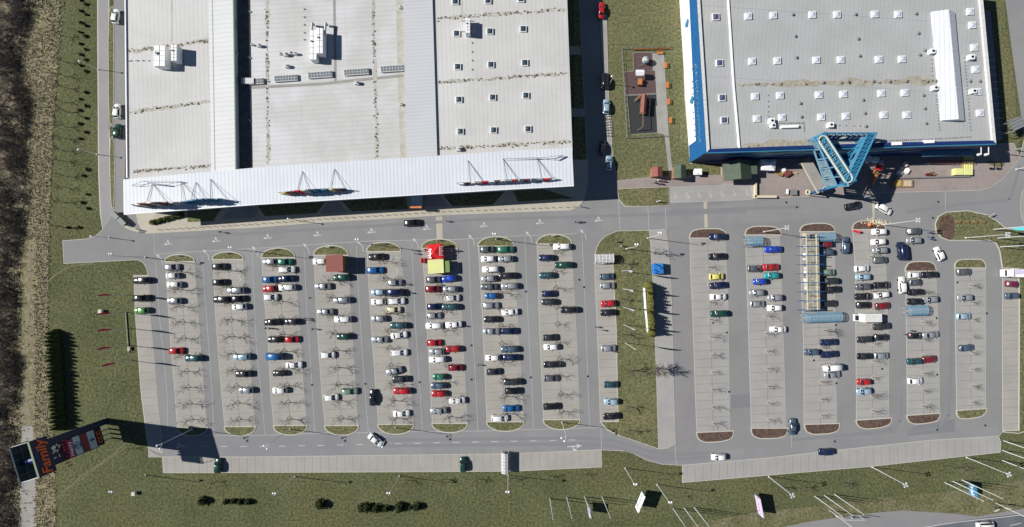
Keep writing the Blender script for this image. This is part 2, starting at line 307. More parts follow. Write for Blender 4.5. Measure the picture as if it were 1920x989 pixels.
# the median between both halves of the car park
med = [(1116.5,478),(1119,465),(1126,452),(1137,442.5),(1157,434),(1216.6,432.8),(1220,475),(1224,540),(1228,654),(1231,740),(1234,841),(1213,834),(1187.5,825),(1162,817),(1160,790),(1158.5,740),(1156,616),(1151,515),(1150,495),(1150,478)]
ground('grass_median', med, .12, M['lawn'], h=1, kerb=M['kerb'])
ground('pavement', [(1217.5,433),(1248,431),(1253,465),(1258,540),(1261,642),(1263,740),(1266,832),(1252,840),(1235,841),(1232,740),(1229,654),(1225,540),(1221,475)], .10, M['paver2'], h=1, kerb=M['kerb'])
ground('east_lawn', [(1760,407),(1774,399),(1814,396.5),(1849,404),(1870,417),(1885,429.5),(1960,436),(2200,470),(2200,780),(1940,800),(1911,812),(1883,809.5),(1883,808.5),(1911,808),(1912,553),(1910,503),(1880,502),(1875,470),(1868,456),(1855,450),(1779,450.5),(1765,445),(1756,435),(1754,420)], .12, M['lawn'], h=1, kerb=M['kerb'], kw=.25)
ground('mulch_bed', [(1761,412),(1772,403),(1790,404),(1788,450),(1775,449),(1762,441),(1758,428)], .135, M['mulch'], h=1, smooth=2)
# paved parking strips: left edge, right edge, head and tail beds (photo pixels)
STR = [
 dict(n=0, L=[(251,517.5),(254,591),(260,667),(265.5,740),(274,802),(278,840)], R=[(279,517.5),(282,596),(287,647),(294.5,740),(302,815),(304.5,850)], m='paver'),
 dict(n=1, L=[(310,490),(313.5,540),(321,654),(328.6,740),(333,802)], R=[(364.5,490),(370,566),(379,692),(383,740),(388,802)], m='paver', head=[(310,490),(319,482),(337.5,478.5),(355,482),(364,490)], tail=[(388,802),(382,811),(361,816.5),(341,811),(333,802)], hm='lawn'),
 dict(n=2, L=[(399.5,486),(404.5,591),(412,692),(416,740),(422,801)], R=[(455.5,486),(462.5,591),(470,692),(473,740),(478,801)], m='paver', head=[(399.5,486),(410,477),(427,473.5),(445,477),(455.5,486)], tail=[(478,801),(470,812),(450,816.5),(432,812),(422,801)], hm='lawn'),
 dict(n=3, L=[(491,483),(496.5,566),(503,642),(508,740),(514,799)], R=[(552,482),(557,553),(563.5,642),(570,740),(575,799)], m='paver', head=[(491,483),(502,471),(518,466.5),(537,470),(552,482)], tail=[(575,799),(566,811),(543,815),(525,811),(514,799)], hm='lawn'),
 dict(n=4, L=[(589,478),(595,616),(604,740),(610,799)], R=[(652,478),(658,591),(667,740),(671.6,799)], m='paver', head=[(589,478),(600,467),(619,461.5),(640,466),(652,478)], tail=[(671.6,799),(662,811),(640.5,815.5),(622,811),(610,799)], hm='lawn'),
 dict(n=5, L=[(688.5,471),(695,591),(704,717),(710,797)], R=[(750.5,471),(760.6,578),(770.7,740),(774.5,797)], m='paver', head=[(688.5,471),(700,460),(722,455.5),(742,459),(750.5,471)], tail=[(774.5,797),(766,809),(743,813.6),(722,810),(710,797)], hm='lawn'),
 dict(n=6, L=[(791,465),(796,523),(802,629),(811,795)], R=[(857,465),(867,616),(875.6,795)], m='paver', head=[(791,465),(803,454),(825,449.5),(845,453),(857,465)], tail=[(875.6,795),(866,806),(844,810.5),(824,806),(811,795)], hm='lawn'),
 dict(n=7, L=[(897,461),(904.7,591),(911,740),(913.5,792)], R=[(963,461),(972.6,642),(981.5,792)], m='paver', head=[(897,461),(912,449.5),(935,445),(956,449),(963,461)], tail=[(981.5,792),(970,804),(948,808),(926,804),(913.5,792)], hm='lawn'),
 dict(n=8, L=[(1007,457),(1012,616),(1019.4,788)], R=[(1071,457),(1081,642),(1086.4,788)], m='paver', head=[(1007,457),(1019,445),(1038,440.5),(1060,444.5),(1071,457)], tail=[(1086.4,788),(1076,800),(1053.5,804.7),(1032,800),(1019.4,788)], hm='lawn'),
 dict(n=9, L=[(1115.5,478),(1115.5,515),(1122,667),(1126,791)], R=[(1150,478),(1151,515),(1156,616),(1160,791)], m='paver', tail=[(1160,791.5),(1161.5,816),(1140,806),(1127,791.5)], hm='lawn'),
 dict(n=10, L=[(1293.7,446),(1295,503),(1300,616),(1304,740),(1307,811)], R=[(1359,446),(1364.5,566),(1368,811)], m='paver2', head=[(1293.7,446),(1299,435),(1314,430.7),(1349,430),(1358,436),(1362,446)], tail=[(1374,809),(1370,821),(1349,827.5),(1321,829),(1310,822),(1307,812)], hm='mulch'),
 dict(n=11, L=[(1398,440),(1401,540),(1405,667),(1409,804)], R=[(1461,440),(1466.5,591),(1471.6,740),(1472,804)], m='paver2', head=[(1398,440),(1402,431),(1415,426),(1440,425.5),(1456,429),(1464,440)], tail=[(1476,804),(1472,815),(1455,820),(1425,822),(1412,816),(1409,804)], hm='mulch'),
 dict(n=12, L=[(1501,434),(1502,515),(1507,642),(1508,796)], R=[(1564,434),(1565.5,640),(1568.4,796)], m='paver2', head=[(1500.7,434),(1506,426),(1524,420.6),(1548,420),(1558,425),(1564,434)], tail=[(1573,795),(1571,806),(1554,811.5),(1524,814),(1513,808),(1509,797)], hm='mulch'),
 dict(n=13, L=[(1599,430),(1604,503),(1606,740),(1606,790)], R=[(1658,430),(1665.7,642),(1665.7,788)], m='paver2', head=[(1599,430),(1603,420),(1615,415.5),(1642,415),(1653,419),(1659,430)], tail=[(1670,785),(1668,792),(1650,800),(1625,804),(1611,799),(1606,789)], hm='mulch'),
 dict(n=14, L=[(1698,508),(1700,642),(1701.6,780)], R=[(1753.5,508),(1760,642),(1761,777)], m='paver2', head=[(1698,508),(1703,496),(1713,492),(1743,491.5),(1751,498),(1754,508)], tail=[(1761,776),(1757,787),(1735,793),(1714,795),(1705,790),(1701,780)], hm='mulch'),
 dict(n=15, L=[(1790.6,502),(1792,642),(1794,771)], R=[(1847,502),(1847.5,767)], m='paver2', head=[(1790.6,502),(1793,492),(1800,488.5),(1838,487),(1845,492),(1847,502)], tail=[(1848,767),(1840,778),(1820,784),(1800,785),(1795,780),(1794,771)], hm='lawn'),
 dict(n=16, L=[(1880,505),(1880,807)], R=[(1908,505),(1910,553),(1909,806)], m='paver'),
]
def bedshape(pts, e):
    a, c = Vector(pts[0]), Vector(pts[-1]); u = (c-a)/2; m = (a+c)/2; un = u.normalized(); v = Vector((-un.y, un.x))
    hh = [(Vector(q)-m).dot(v) for q in pts]; h = max(hh, key=abs); top = pts[hh.index(h)]; out = []
    for i in range(17):
        t = math.pi*i/16; ct, st = math.cos(t), math.sin(t)
        x = -math.copysign(abs(ct)**(2/e), ct); y = abs(st)**(2/e); w_ = y if e < 3 else ipx(sorted([((Vector(q)-m).dot(un)/u.length, k/h) for q, k in zip(pts, hh)]), x)*.45+y*.55
        out.append(tuple(m+u*x+v*h*w_))
    return out
for s in STR:
    p = s['L']+s['R'][::-1]
    ground('parking_strip', p, .04, M[s['m']], h=1, kerb=M['kerb'], kw=.12)
    for k in ('head', 'tail'):
        if k in s: ground('planting_bed', bedshape(s[k], 2.0 if s['n'] < 9 else 3.2) if s['n'] != 9 else s[k], .13, M[s['hm'] if not (k=='tail' and s['n'] in (99,)) else 'lawn'], h=1, kerb=M['kerb'], kw=.28, smooth=0)
    # bay lines
    b = MB(); y0, y1 = s['L'][0][1]+4, s['L'][-1][1]-2; y = y0+6
    single = s['n'] in (0, 9, 16)
    while y < y1-4:
        xl, xr = interp(s['L'], y), interp(s['R'], y)
        sl = (xr-xl)*.045
        line(b, [at(xl+.5, y), at(xr-.5, y-sl)], .12, .046); y += 15.6
    if not single:
        line(b, [at((interp(s['L'], yy)+interp(s['R'], yy))/2, yy) for yy in (y0, (y0*2+y1)/3, (y0+y1*2)/3, y1)], .16, .050)
    tag(b.build('bay_line', M['bayline' if s['m'] == 'paver' else 'bayline2']), kind='structure')
ground('parking_strip', [(304.6,857.5),(480,857.5),(960,851.5),(1127,844),(1128,875.5),(960,883.6),(480,886),(307,886.5)], .04, M['paver'], h=1, kerb=M['kerb'])
ground('parking_strip', [(278,840.5),(290,851),(304,857.5),(304,858),(278,858)], .04, M['paver'], h=1)
ground('parking_strip', [(1280,873),(1440,859.5),(1573,844.5),(1743,826.5),(1872,818.5),(1876,830),(1875,848),(1637,874),(1440,891),(1280,904.6)], .04, M['paver2'], h=1, kerb=M['kerb'])
b = MB()
for i in range(55):
    x = 312+i*15.2
    if x > 1124: break
    yt = 857.5-(max(0, x-480))/650*13; yb = yt+28.5+(1.5 if x < 500 else 0)
    line(b, [at(x, yt+1), at(x+.6, yb+1)], .10, .046)
tag(b.build('bay_line', M['bayline']), kind='structure')
b = MB()
for i in range(40):
    x = 1288+i*15.2
    if x > 1868: break
    yt = ipx([(1280,873),(1440,859.5),(1573,844.5),(1743,826.5),(1872,818.5)], x); yb = ipx([(1280,904.6),(1440,891),(1637,874),(1875,848)], x)
    line(b, [at(x, yt+1), at(x, yb-1)], .10, .046)
tag(b.build('bay_line', M['bayline2']), kind='structure')
# drainage channels in the aisles, road edge lines, dashes, arrows
b = MB()
CH = [[(292,490),(300,604),(308,677),(313.5,740),(315,815)],[(379,480),(384,553),(391,642),(398,740),(401,815)],[(473,475),(481,654),(490,740),(497,815)],[(570,470),(575,578),(580,642),(586,740),(591,815)],[(668,462),(677,629),(685,740),(691,813)],[(772,458),(779.5,621),(788,740),(792,811)],[(878,450),(884,591),(893,740),(896,808)],[(984,445),(989,578),(998,740),(1000.4,806)],[(1091,440),(1098,591),(1103,740),(1106,801)],
      [(290,477),(366,472),(480,466),(695,452),(860,449),(960,443.5),(1081,438.5)],[(304.6,817),(480,817),(620,812),(895,808.5),(1127,802)],[(288,438),(290,477)],[(1159,376),(1163,432)],[(1214.5,388),(1217,432)],[(1247,388),(1250,430)],[(1127,802),(1127.5,843)],[(1265,833),(1268,871)],[(1484,800),(1484,840)],[(1772,360),(1773,395)],[(1257,380.5),(1409,374.5)]]
for c in CH: line(b, [at(*p) for p in c], .14, .014)
tag(b.build('drain_channel', M['joint']), kind='structure')
for q in ([(817,407),(829,406),(830,448),(819,449)],[(1319,378),(1325.5,377),(1327,427),(1321,427)],[(1635,370),(1639.5,370),(1640,416),(1636,416)]):
    ground('paved_crossing', q, .012, M['beige'])
b = MB()
x = 342
while x < 1095:
    y = 837.6 if x < 500 else 837.6-(x-500)*.0215
    line(b, [at(x, y), at(x+12.5, y-.2)], .16, .014); x += 36.2
def arrow(px, py, rot, sc=1.0, bent=True):
    c = at(px, py); ca, sa = math.cos(rot), math.sin(rot)
    def T(x, y): return (c[0]+sc*(x*ca-y*sa), c[1]+sc*(x*sa+y*ca), .015)
    line(b, [T(-2.2, 0), T(.6, 0)], .28*sc, .015)
    b.add([T(.5, -.6), T(2.1, 0), T(.5, .6)], [(0,1,2)])
    if bent:
        line(b, [T(-.9, 0), T(-.2, -1.0)], .26*sc, .0155); b.add([T(-.75,-1.0), T(.0,-2.2), T(.45,-.8)], [(0,1,2)])
for t, xx, yy in (('E',1245,830),('E',1600,808),('F',85,785),('F',455,765),('F',855,742),('F',1265,718),('F',1690,697),('G',205,675),('G',640,655)):
    arrow(*tp(t, xx, yy-6), R(183), .62)
for t, xx, yy in (('E',1195,945),('E',1540,910),('F',5,885),('F',385,865),('F',785,845),('F',1195,825),('F',1610,800),('G',135,775),('G',540,760)):
    p = tp(t, xx, yy); c = at(*p); line(b, [(c[0]-.8, c[1]+1.3), (c[0]+.2, c[1]+.1), (c[0]+.4, c[1]-1.4)], .16, .015)
    b.add([(c[0]-1.4, c[1]+1.9, .0155), (c[0]-1.0, c[1]+.8, .0155), (c[0]-.4, c[1]+1.4, .0155)], [(0,1,2)])
arrow(1078, 837, R(4), 1.0); arrow(337, 838, R(200), .6)
tag(b.build('road_marking', M['paint']), kind='structure')
b = MB()   # wheelchair symbols
def wheelchair(px, py, z):
    c = at(px, py)
    pts = [(c[0]+.42*math.cos(t), c[1]-.3+.42*math.sin(t)) for t in [math.pi*2*i/10-1.9 for i in range(9)]]
    line(b, pts, .13, z); line(b, [(c[0]-.1, c[1]+.75), (c[0]-.1, c[1]+.1), (c[0]+.35, c[1]+.1), (c[0]+.6, c[1]-.45)], .12, z+.001)
    b.add([(c[0]-.1+.15*math.cos(t), c[1]+.95+.15*math.sin(t), z) for t in [math.pi*i/3 for i in range(6)]], [tuple(range(6))])
for xx, yy in ((1210,470),(1300,468),(1385,460),(1470,460),(1557,455),(1648,450),(1740,448)): wheelchair(*tp('G', xx, yy), .014)
for p in ((447.5,500),(449,523),(744,509),(744,484)): wheelchair(*p, .056)
tag(b.build('road_marking', M['paint']), kind='structure')
# tyre marks and darker patches are part of the asphalt: repaired patches laid as sheets
for q in ([(1370,741),(1407,739),(1407,764),(1371,766)],[(1712,800),(1790,786),(1790,810),(1700,818)],[(1243,500),(1253,499),(1262,832),(1256,833)]): ground('asphalt_patch', q, .0085, M['patch'] if q[0][0] > 1300 else M['lane'])
for q in ([(1255,392),(1330,388),(1330,404),(1300,408),(1256,404)],): ground('asphalt_patch', q, .010, M['asphalt'])
b = MB()
TR = [[(700,826),(960,823),(1100,822),(1150,826),(1190,838),(1225,849),(1262,853),(1330,850)],[(700,837),(960,834),(1100,833),(1145,836),(1182,846),(1215,857),(1262,862),(1330,858)],
 [(1700,398),(1800,384),(1850,380),(1893,375),(1903,345),(1912,310)],[(320,447),(600,430),(900,412),(1150,405),(1400,396)],[(1255,398),(1340,394),(1500,388)],[(1690,740),(1689,790),(1670,806),(1600,815),(1480,826)],[(1785,560),(1783,700),(1779,780),(1760,802),(1700,812)]]
for i, t_ in enumerate(TR): line(b, [at(*p) for p in t_], .9, .0112+.0004*i)
tag(b.build('tyre_track', M['track']), kind='structure')
# playground surfaces
for q, m in (([(1187.5,99),(1223,99),(1224,132),(1188,134)],'rubber2'),([(1172,135),(1229,133),(1231.6,175),(1173,178)],'rubber2'),([(1176,180),(1232,177),(1232,249),(1182,252)],'rubber')):
    ground('rubber_mat', q, .02, M[m], h=1, kerb=M['slab'], kw=.12)
for q in ([(1839,20),(1857,20),(1879,262),(1862,268)],): ground('delivery_lane', q, .004, M['lane'])
b = MB()
for i in range(12):
    y = 100+i*13.5; x = 1852+i*1.6; line(b, [at(x, y), at(x+13, y)], .16, .012)
tag(b.build('road_marking', M['paint']), kind='structure')


_U = ['','first','second','third','fourth','fifth','sixth','seventh','eighth','ninth','tenth','eleventh','twelfth','thirteenth','fourteenth','fifteenth','sixteenth','seventeenth','eighteenth','nineteenth']
def nth(n):
    if n < 20: return _U[n]
    t, u = divmod(n, 10); T = {2:'twent',3:'thirt',4:'fort',5:'fift',6:'sixt'}[t]
    return T+'ieth' if u == 0 else T+'y-'+_U[u]
# ---------------------------------------------------------------- bare trees, bushes
def branch(tr, cr, p, dr, ln, r, lev, rng, maxlev, spread):
    p = Vector(p); q = p+dr*ln
    mid = p+dr*ln*.5+Vector((rng.uniform(-1,1), rng.uniform(-1,1), 0))*ln*.06
    t = tr if lev == 0 else cr
    n = 5 if lev == 0 else 3
    t.tube(p, mid, r, r*.8, n, False); t.tube(mid, q, r*.8, r*.55, n, False)
    if lev >= maxlev: return
    k = {0: 6, 1: 4, 2: 4, 3: 3}[lev]+(3 if maxlev == 4 and lev < 2 else 0)
    for i in range(k):
        f = rng.uniform(.35, 1.0) if lev else rng.uniform(.45, 1.0)
        a = i/k*2*math.pi+rng.uniform(-.5, .5)
        axis = dr.orthogonal().normalized(); axis.rotate(Matrix.Rotation(a, 3, dr))
        nd = (dr*math.cos(spread)+axis*math.sin(spread)); nd.z += .12; nd.normalize()
        branch(tr, cr, p+dr*ln*f, nd, ln*rng.uniform(.45, .7), r*.5, lev+1, rng, maxlev, spread*rng.uniform(.8, 1.1))
def tree_meshes(seed, h, spread=.8, maxlev=3, r=.09, trunk=.5, thick=1):
    rng = random.Random(seed); t = MB(); c = MB()
    branch(t, c, (0,0,0), Vector((rng.uniform(-.05,.05), rng.uniform(-.05,.05), 1)).normalized(), h*trunk, r*thick, 0, rng, maxlev, spread)
    return t.mesh('trunk', M['bark']), c.mesh('crown', M['twig'])
def put_tree(me, x, y, rz, sc, name, label, cat, group=None, cm=None, z=0):
    o = empty(name, (x, y, z), rz, label, cat, group); o.scale = (sc, sc, sc)
    for nm, m in zip(('trunk', 'crown'), me):
        c = bpy.data.objects.new(nm, m); col.objects.link(c); c.parent = o
    return o
VAR = [tree_meshes(100+i, 4.9, .85, 3, .10, .52) for i in range(6)]
ORD = ['zeroth','first','second','third','fourth','fifth','sixth','seventh','eighth','ninth','tenth','eleventh','twelfth','thirteenth','fourteenth','fifteenth','sixteenth','seventeenth']
def stripname(n):
    if n == 0: return 'leftmost single parking row'
    if n == 9: return 'single row beside the grass median'
    if n == 16: return 'rightmost single parking row'
    if n < 9: return ORD[n]+' wide parking strip from left'
    return ORD[n-9]+' strip of the right-hand car park'
PT = {1:'I 1335 78,I 1340 207,I 1347 330,I 1355 450,I 1365 570,I 1375 690,I 1385 815,I 1397 935,M 1410 68,M 1420 188',
 2:'I 1700 65,I 1705 190,I 1710 310,I 1715 435,I 1723 558,I 1733 683,I 1743 803,I 1755 925,M 1765 65,M 1773 185',
 3:'J 165 40,J 175 170,J 185 297,J 192 420,J 200 540,J 210 668,J 220 795,J 230 920,N 240 62,N 250 182',
 4:'J 560 142,J 573 270,J 580 400,J 587 532,J 597 657,J 605 790,J 613 915,N 622 48,N 633 178',
 5:'J 960 0,J 963 125,J 975 255,J 983 390,J 990 520,J 993 645,J 1005 775,J 1013 903,N 1020 45,N 1033 175',
 6:'J 1385 245,J 1400 375,J 1408 510,J 1410 640,J 1415 768,J 1425 893,N 1432 25,N 1437 163',
 7:'J 1815 235,J 1820 355,J 1820 480,J 1825 612,J 1830 745,J 1840 870,N 1845 15,N 1850 145',
 8:'K 330 -70,K 320 75,K 328 200,K 332 340,K 340 467,K 345 600,K 357 725,K 362 850,K 365 985,O 370 128',
 10:'K 1455 45,K 1460 170,K 1465 305,K 1470 433,K 1478 562,K 1480 695,K 1485 822,K 1488 950,O 1492 95,O 1495 217',
 11:'K 1880 405,K 1885 535,K 1890 665,K 1893 795,K 1895 925,P 5 65,P 8 188',
 12:'L 388 635,L 388 765,L 390 893,P 390 35,P 397 155',
 13:'H 757 915,L 762 225,L 775 355,L 775 483,L 775 610,L 778 740,L 780 862,L 775 985,P 770 15,P 775 122',
 14:'L 1143 230,L 1143 455,L 1147 580,L 1147 700,L 1145 828,L 1147 955,P 1143 90',
 15:'L 1500 180,L 1505 305,L 1508 430,L 1505 555,L 1508 675,L 1508 800,L 1507 925,P 1505 60'}
rng = random.Random(5)
for n, t in PT.items():
    for i, e in enumerate(t.split(',')):
        a, x, y = e.split(); px, py = tp(a, float(x), float(y)); c = at(px, py)
        big = (n < 10 and (n in (1,2,3,4) or py > 720 or rng.random() < .45)) or (px < 600)
        sc = rng.uniform(.92, 1.15) if big else rng.uniform(.55, .8)
        put_tree(rng.choice(VAR), c[0], c[1], rng.uniform(0, 6), sc, 'young_tree', f'bare young tree in a diamond pit, {ORD[i+1]} down the {stripname(n)}'.replace(' wide','').replace('from left','from the left').replace('the right-hand car park','right-hand lot'), 'tree', 'bare young trees along the parking strips', z=.03)
        b = MB(); r = .85 if n < 10 else .7
        P4 = [(c[0]+r, c[1]), (c[0], c[1]+r), (c[0]-r, c[1]), (c[0], c[1]-r)]
        line(b, P4+[P4[0]], .17, .058); tag(b.build('tree_pit', M['pitline'] if n < 10 else M['kerb']), kind='structure')
        b = MB(); b.add([(x_, y_, .055) for x_, y_ in [(c[0]+.6, c[1]), (c[0], c[1]+.6), (c[0]-.6, c[1]), (c[0], c[1]-.6)]], [(0,1,2,3)]); tag(b.build('tree_pit_soil', M['paver'] if n < 10 else M['slab']), kind='structure')
DENSE = tree_meshes(333, 7.5, .7, 4, .2, .42)
BIG = [tree_meshes(200+i, 7.5, .75, 3, .16, .45) for i in range(4)]
for i, (px, py, sc) in enumerate([(1164,493,.7),(1164,560,.7),(1166,627,.8),(1180,694,1.0),(1174,762,.75),(1178,806,.75),(1230,690,1.1),(1226,476,.8)]):
    c = at(px, py); put_tree(BIG[i % 4] if i != 6 else DENSE, c[0], c[1], i*1.7, sc, 'bare_tree', f'bare branching tree, {ORD[i+1]} down the grass median' if i < 6 else ['large bare tree on the pavement east of the white boards','bare tree above the blue container on the pavement'][i-6], 'tree', 'bare trees in the median', z=.1)
for i, (px, py, sc) in enumerate([(405,903,.6),(765,901,.75),(830,899,.75),(896,898,.7),(958,896,.7),(1030,892,.7),(1093,890,.65),(1278,930,.55),(1468,914,.7),(1508,913,.75),(1580,905,.8),(1790,876,.8),(250,840,.5),(260,560,.55)]):
    c = at(px, py); put_tree(BIG[(i+1) % 4], c[0], c[1], i*2.1, sc*.8, 'bare_tree', f'slender bare tree on the lower lawn, {ORD[i+1]} from the left' if i < 12 else ['small bare tree beside the pylon shadow','small bare tree beside the red flags'][i-12], 'tree', 'bare trees on the lower lawn')
for i, y in enumerate([68,117,144,165,191,210,238,260,283,303,331,352,380,427]):
    c = at(118+(i*7 % 9), y); put_tree(BIG[i % 4], c[0], c[1], i*1.3, .62, 'bare_tree', f'thin bare tree along the edge of the dry meadow, {ORD[i+1]} from the top', 'tree', 'bare trees between meadow and service road')
for i, (px, py, sc) in enumerate([(1470,535,.9),(1573,620,.8)][1:]):
    c = at(px-28, py); put_tree(BIG[2], c[0], c[1], 1, .8, 'bare_tree', 'wide bare tree just below the long glazed trolley shelter', 'tree', z=.04)
def blob(b, c, r, h, n, rng, leaf=.28):
    for i in range(n):
        a = rng.uniform(0, 6.28); u = rng.random()**.5; zz = rng.random()
        rr = r*u*(1-zz**2)**.5 if zz < 1 else 0
        p = Vector((c[0]+rr*math.cos(a), c[1]+rr*math.sin(a), c[2]+h*zz))
        s = leaf*rng.uniform(.6, 1.3); q = Matrix.Rotation(rng.uniform(0,6.28), 3, 'Z') @ Matrix.Rotation(rng.uniform(-1.1,1.1), 3, 'X')
        b.add([p+q@Vector((-s,-s*.6,0)), p+q@Vector((s,-s*.5,0)), p+q@Vector((0,s,.15*s))], [(0,1,2)])
def bush(px, py, r, h, m, name, label, group, n=140, z=0):
    c = at(px, py); o = empty(name, (c[0], c[1], z), 0, label, 'bush' if name != 'conifer_tree' else 'conifer', group)
    t = MB().tube((0,0,0), (0,0,h*.6), .05, .02, 5); t.build('trunk', M['bark'], o)
    b = MB(); b.sphere((0,0,h*.42), r*.62, 8, 6, h*.4/(r*.62)); blob(b, (0,0,.05), r, h, n, random.Random(int(px*7+py)), leaf=.16+.1*r); b.build('crown', M[m], o); return o
for i, (px, py, r) in enumerate([(386,938,1.5),(428,940,.9),(442,939,.9),(456,940,1.1),(470,940,1.1),(606,944,1.7),(682,951,1.4),(693,950,1.6),(710,952,1.5),(728,952,1.2),(754,949,1.7),(772,951,.7),(785,948,1.5)]):
    c = at(px, py); bush(px-3, py, r*.95, 1.3*r, 'darkleaf', 'evergreen_bush', f'dark evergreen bush on the lower lawn, {ORD[i+1]} from the left', 'dark bushes on the lower lawn', 170)
SAP = [('A',610,5),('A',650,35),('A',612,85),('A',650,112),('A',613,172),('A',650,193),('A',605,242),('A',648,272),('A',610,330),('A',647,368),('A',610,408),('A',648,447),('A',612,490),('A',650,533),('A',650,688),('A',608,738),('A',650,787),('A',605,822),('A',650,880),('A',605,922),('A',650,985),('E',610,43),('E',660,270),('E',630,318),('E',660,455),('E',625,515),('E',665,560),('E',515,700),('E',600,700)]
for i, (t, x, y) in enumerate(SAP):
    px, py = tp(t, x, y); bush(px-2, py, .38+.08*(i*5 % 3), .6, 'darkleaf', 'evergreen_bush', f'small dark shrub in the {"left" if x < 630 else "right"} row by the service road, {nth(i+1)} shrub from top', 'small shrubs planted beside the service road', 60)
def conifer(px, py, r, h, m, label, group, z=0):
    c = at(px, py); o = empty('conifer_tree', (c[0], c[1], z), 0, label, 'conifer', group); rn = random.Random(int(px*31+py*7))
    MB().tube((0,0,0), (0,0,h*.5), .07, .03, 5).build('trunk', M['bark'], o)
    b = MB(); b.cone((0,0,.5), r*.97, h*.85, 9); b.cone((0,0,.1), r*.9, h*.5, 9)
    for i in range(260):
        zz = rn.random()**1.2; rr = r*(1-zz)**.75*rn.uniform(.55, 1.05); a = rn.uniform(0, 6.28)
        p = Vector((rr*math.cos(a), rr*math.sin(a), .1+h*zz)); s = .2*rn.uniform(.7, 1.4)
        q = Matrix.Rotation(a, 3, 'Z') @ Matrix.Rotation(rn.uniform(-.9,.2), 3, 'Y')
        b.add([p+q@Vector((-s*.4,-s*.6,0)), p+q@Vector((-s*.4,s*.6,0)), p+q@Vector((s,0,-.1*s))], [(0,1,2)])
    b.build('crown', M[m], o)
for i in range(26):
    y = 624+i*7.0; conifer(106+(i*3 % 5)*.6+(y-624)*.06, y, 1.25+.12*(i*7 % 3), 3.4+.7*(i*5 % 4)/3, 'conifer', f'narrow dark green conifer in the tall left hedge, {nth(i+1)} from the top', 'conifers of the tall hedge by the meadow')
k = 0
for y0, n in ((537,8),(592,6)):
    for i in range(n):
        k += 1; conifer(1214.5+(y0+i*6-537)*.04, y0+i*6.1, 1.5, 4.0+.4*(i % 3), 'thuja', f'yellow-green conifer behind the white boards on the median, {ORD[k]} from the top', 'conifers behind the white boards', z=.12)
for i in range(14):
    px = 288+i*4.3; bush(px, 418-i*1.1, .75, 1.3, 'thuja' if i % 3 == 0 else 'conifer', 'hedge_bush', f'clipped bush of the slanting hedge below the left canopy corner, {ORD[i+1]} from left', 'bushes of the slanting hedge', 90, z=.12)
# thicket and dry meadow plants: too many to count
rng = random.Random(11)
wood_edge = [(60,0),(48,60),(36,130),(50,165),(58,200),(48,260),(50,330),(42,420),(36,480),(30,600),(36,690),(28,800),(26,860),(30,950),(26,1000)]
tw = MB()
for i in range(1500):
    py = rng.uniform(-40, 1040); e = interp(wood_edge, max(0, min(1000, py))); px = e-rng.random()**.8*rng.uniform(0, e+70)+rng.uniform(-3, 6)
    c = at(px, py); h = rng.uniform(.9, 2.6)*(.6 if e-px < 6 else 1)
    if math.sin(px*.11+1.3)*math.sin(py*.045+px*.03) > .35 and rng.random() < .8: continue
    for k in range(10):
        a = rng.uniform(0, 6.28); s = rng.uniform(.3, .9)*h; p = Vector((c[0], c[1], 0)); q = p+Vector((math.cos(a)*s*.6, math.sin(a)*s*.6, h*rng.uniform(.4, .7)))
        tw.tube(p, q, .05, .03, 3, False)
        for j in range(3):
            a2 = a+rng.uniform(-1, 1); q2 = q+Vector((math.cos(a2)*s*.8, math.sin(a2)*s*.8, h*rng.uniform(.1, .35))); tw.tube(q, q2, .03, .012, 3, False)
tag(tw.build('thicket', M['twigdark']), 'dense dark leafless thicket along the left edge of the picture', 'thicket', kind='stuff')
dr = MB(); medge = [(119,0),(108,120),(97,260),(92,400),(90,500),(88,620),(95,740),(100,830),(104,1000)]
for i in range(7000):
    py = rng.uniform(-30, 1020); x1 = interp(medge, max(0, py)); x0 = interp(wood_edge, max(0, min(1000, py)))-12
    px = rng.uniform(x0, x1+2)
    if 38 < px < 64 and py > 450 and rng.random() < .93: continue
    c = at(px, py); h = rng.uniform(.12, .4)
    for k in range(4):
        a = rng.uniform(0, 6.28); s = rng.uniform(.2, .5); wv = .15
        dr.add([(c[0]-wv*math.sin(a), c[1]+wv*math.cos(a), 0), (c[0]+wv*math.sin(a), c[1]-wv*math.cos(a), 0), (c[0]+s*math.cos(a), c[1]+s*math.sin(a), h)], [(0,1,2)])
tag(dr.build('dry_reeds', M['drystem']), 'tall straw-coloured dry grass tufts between thicket and lawn', 'dry grass', kind='stuff')
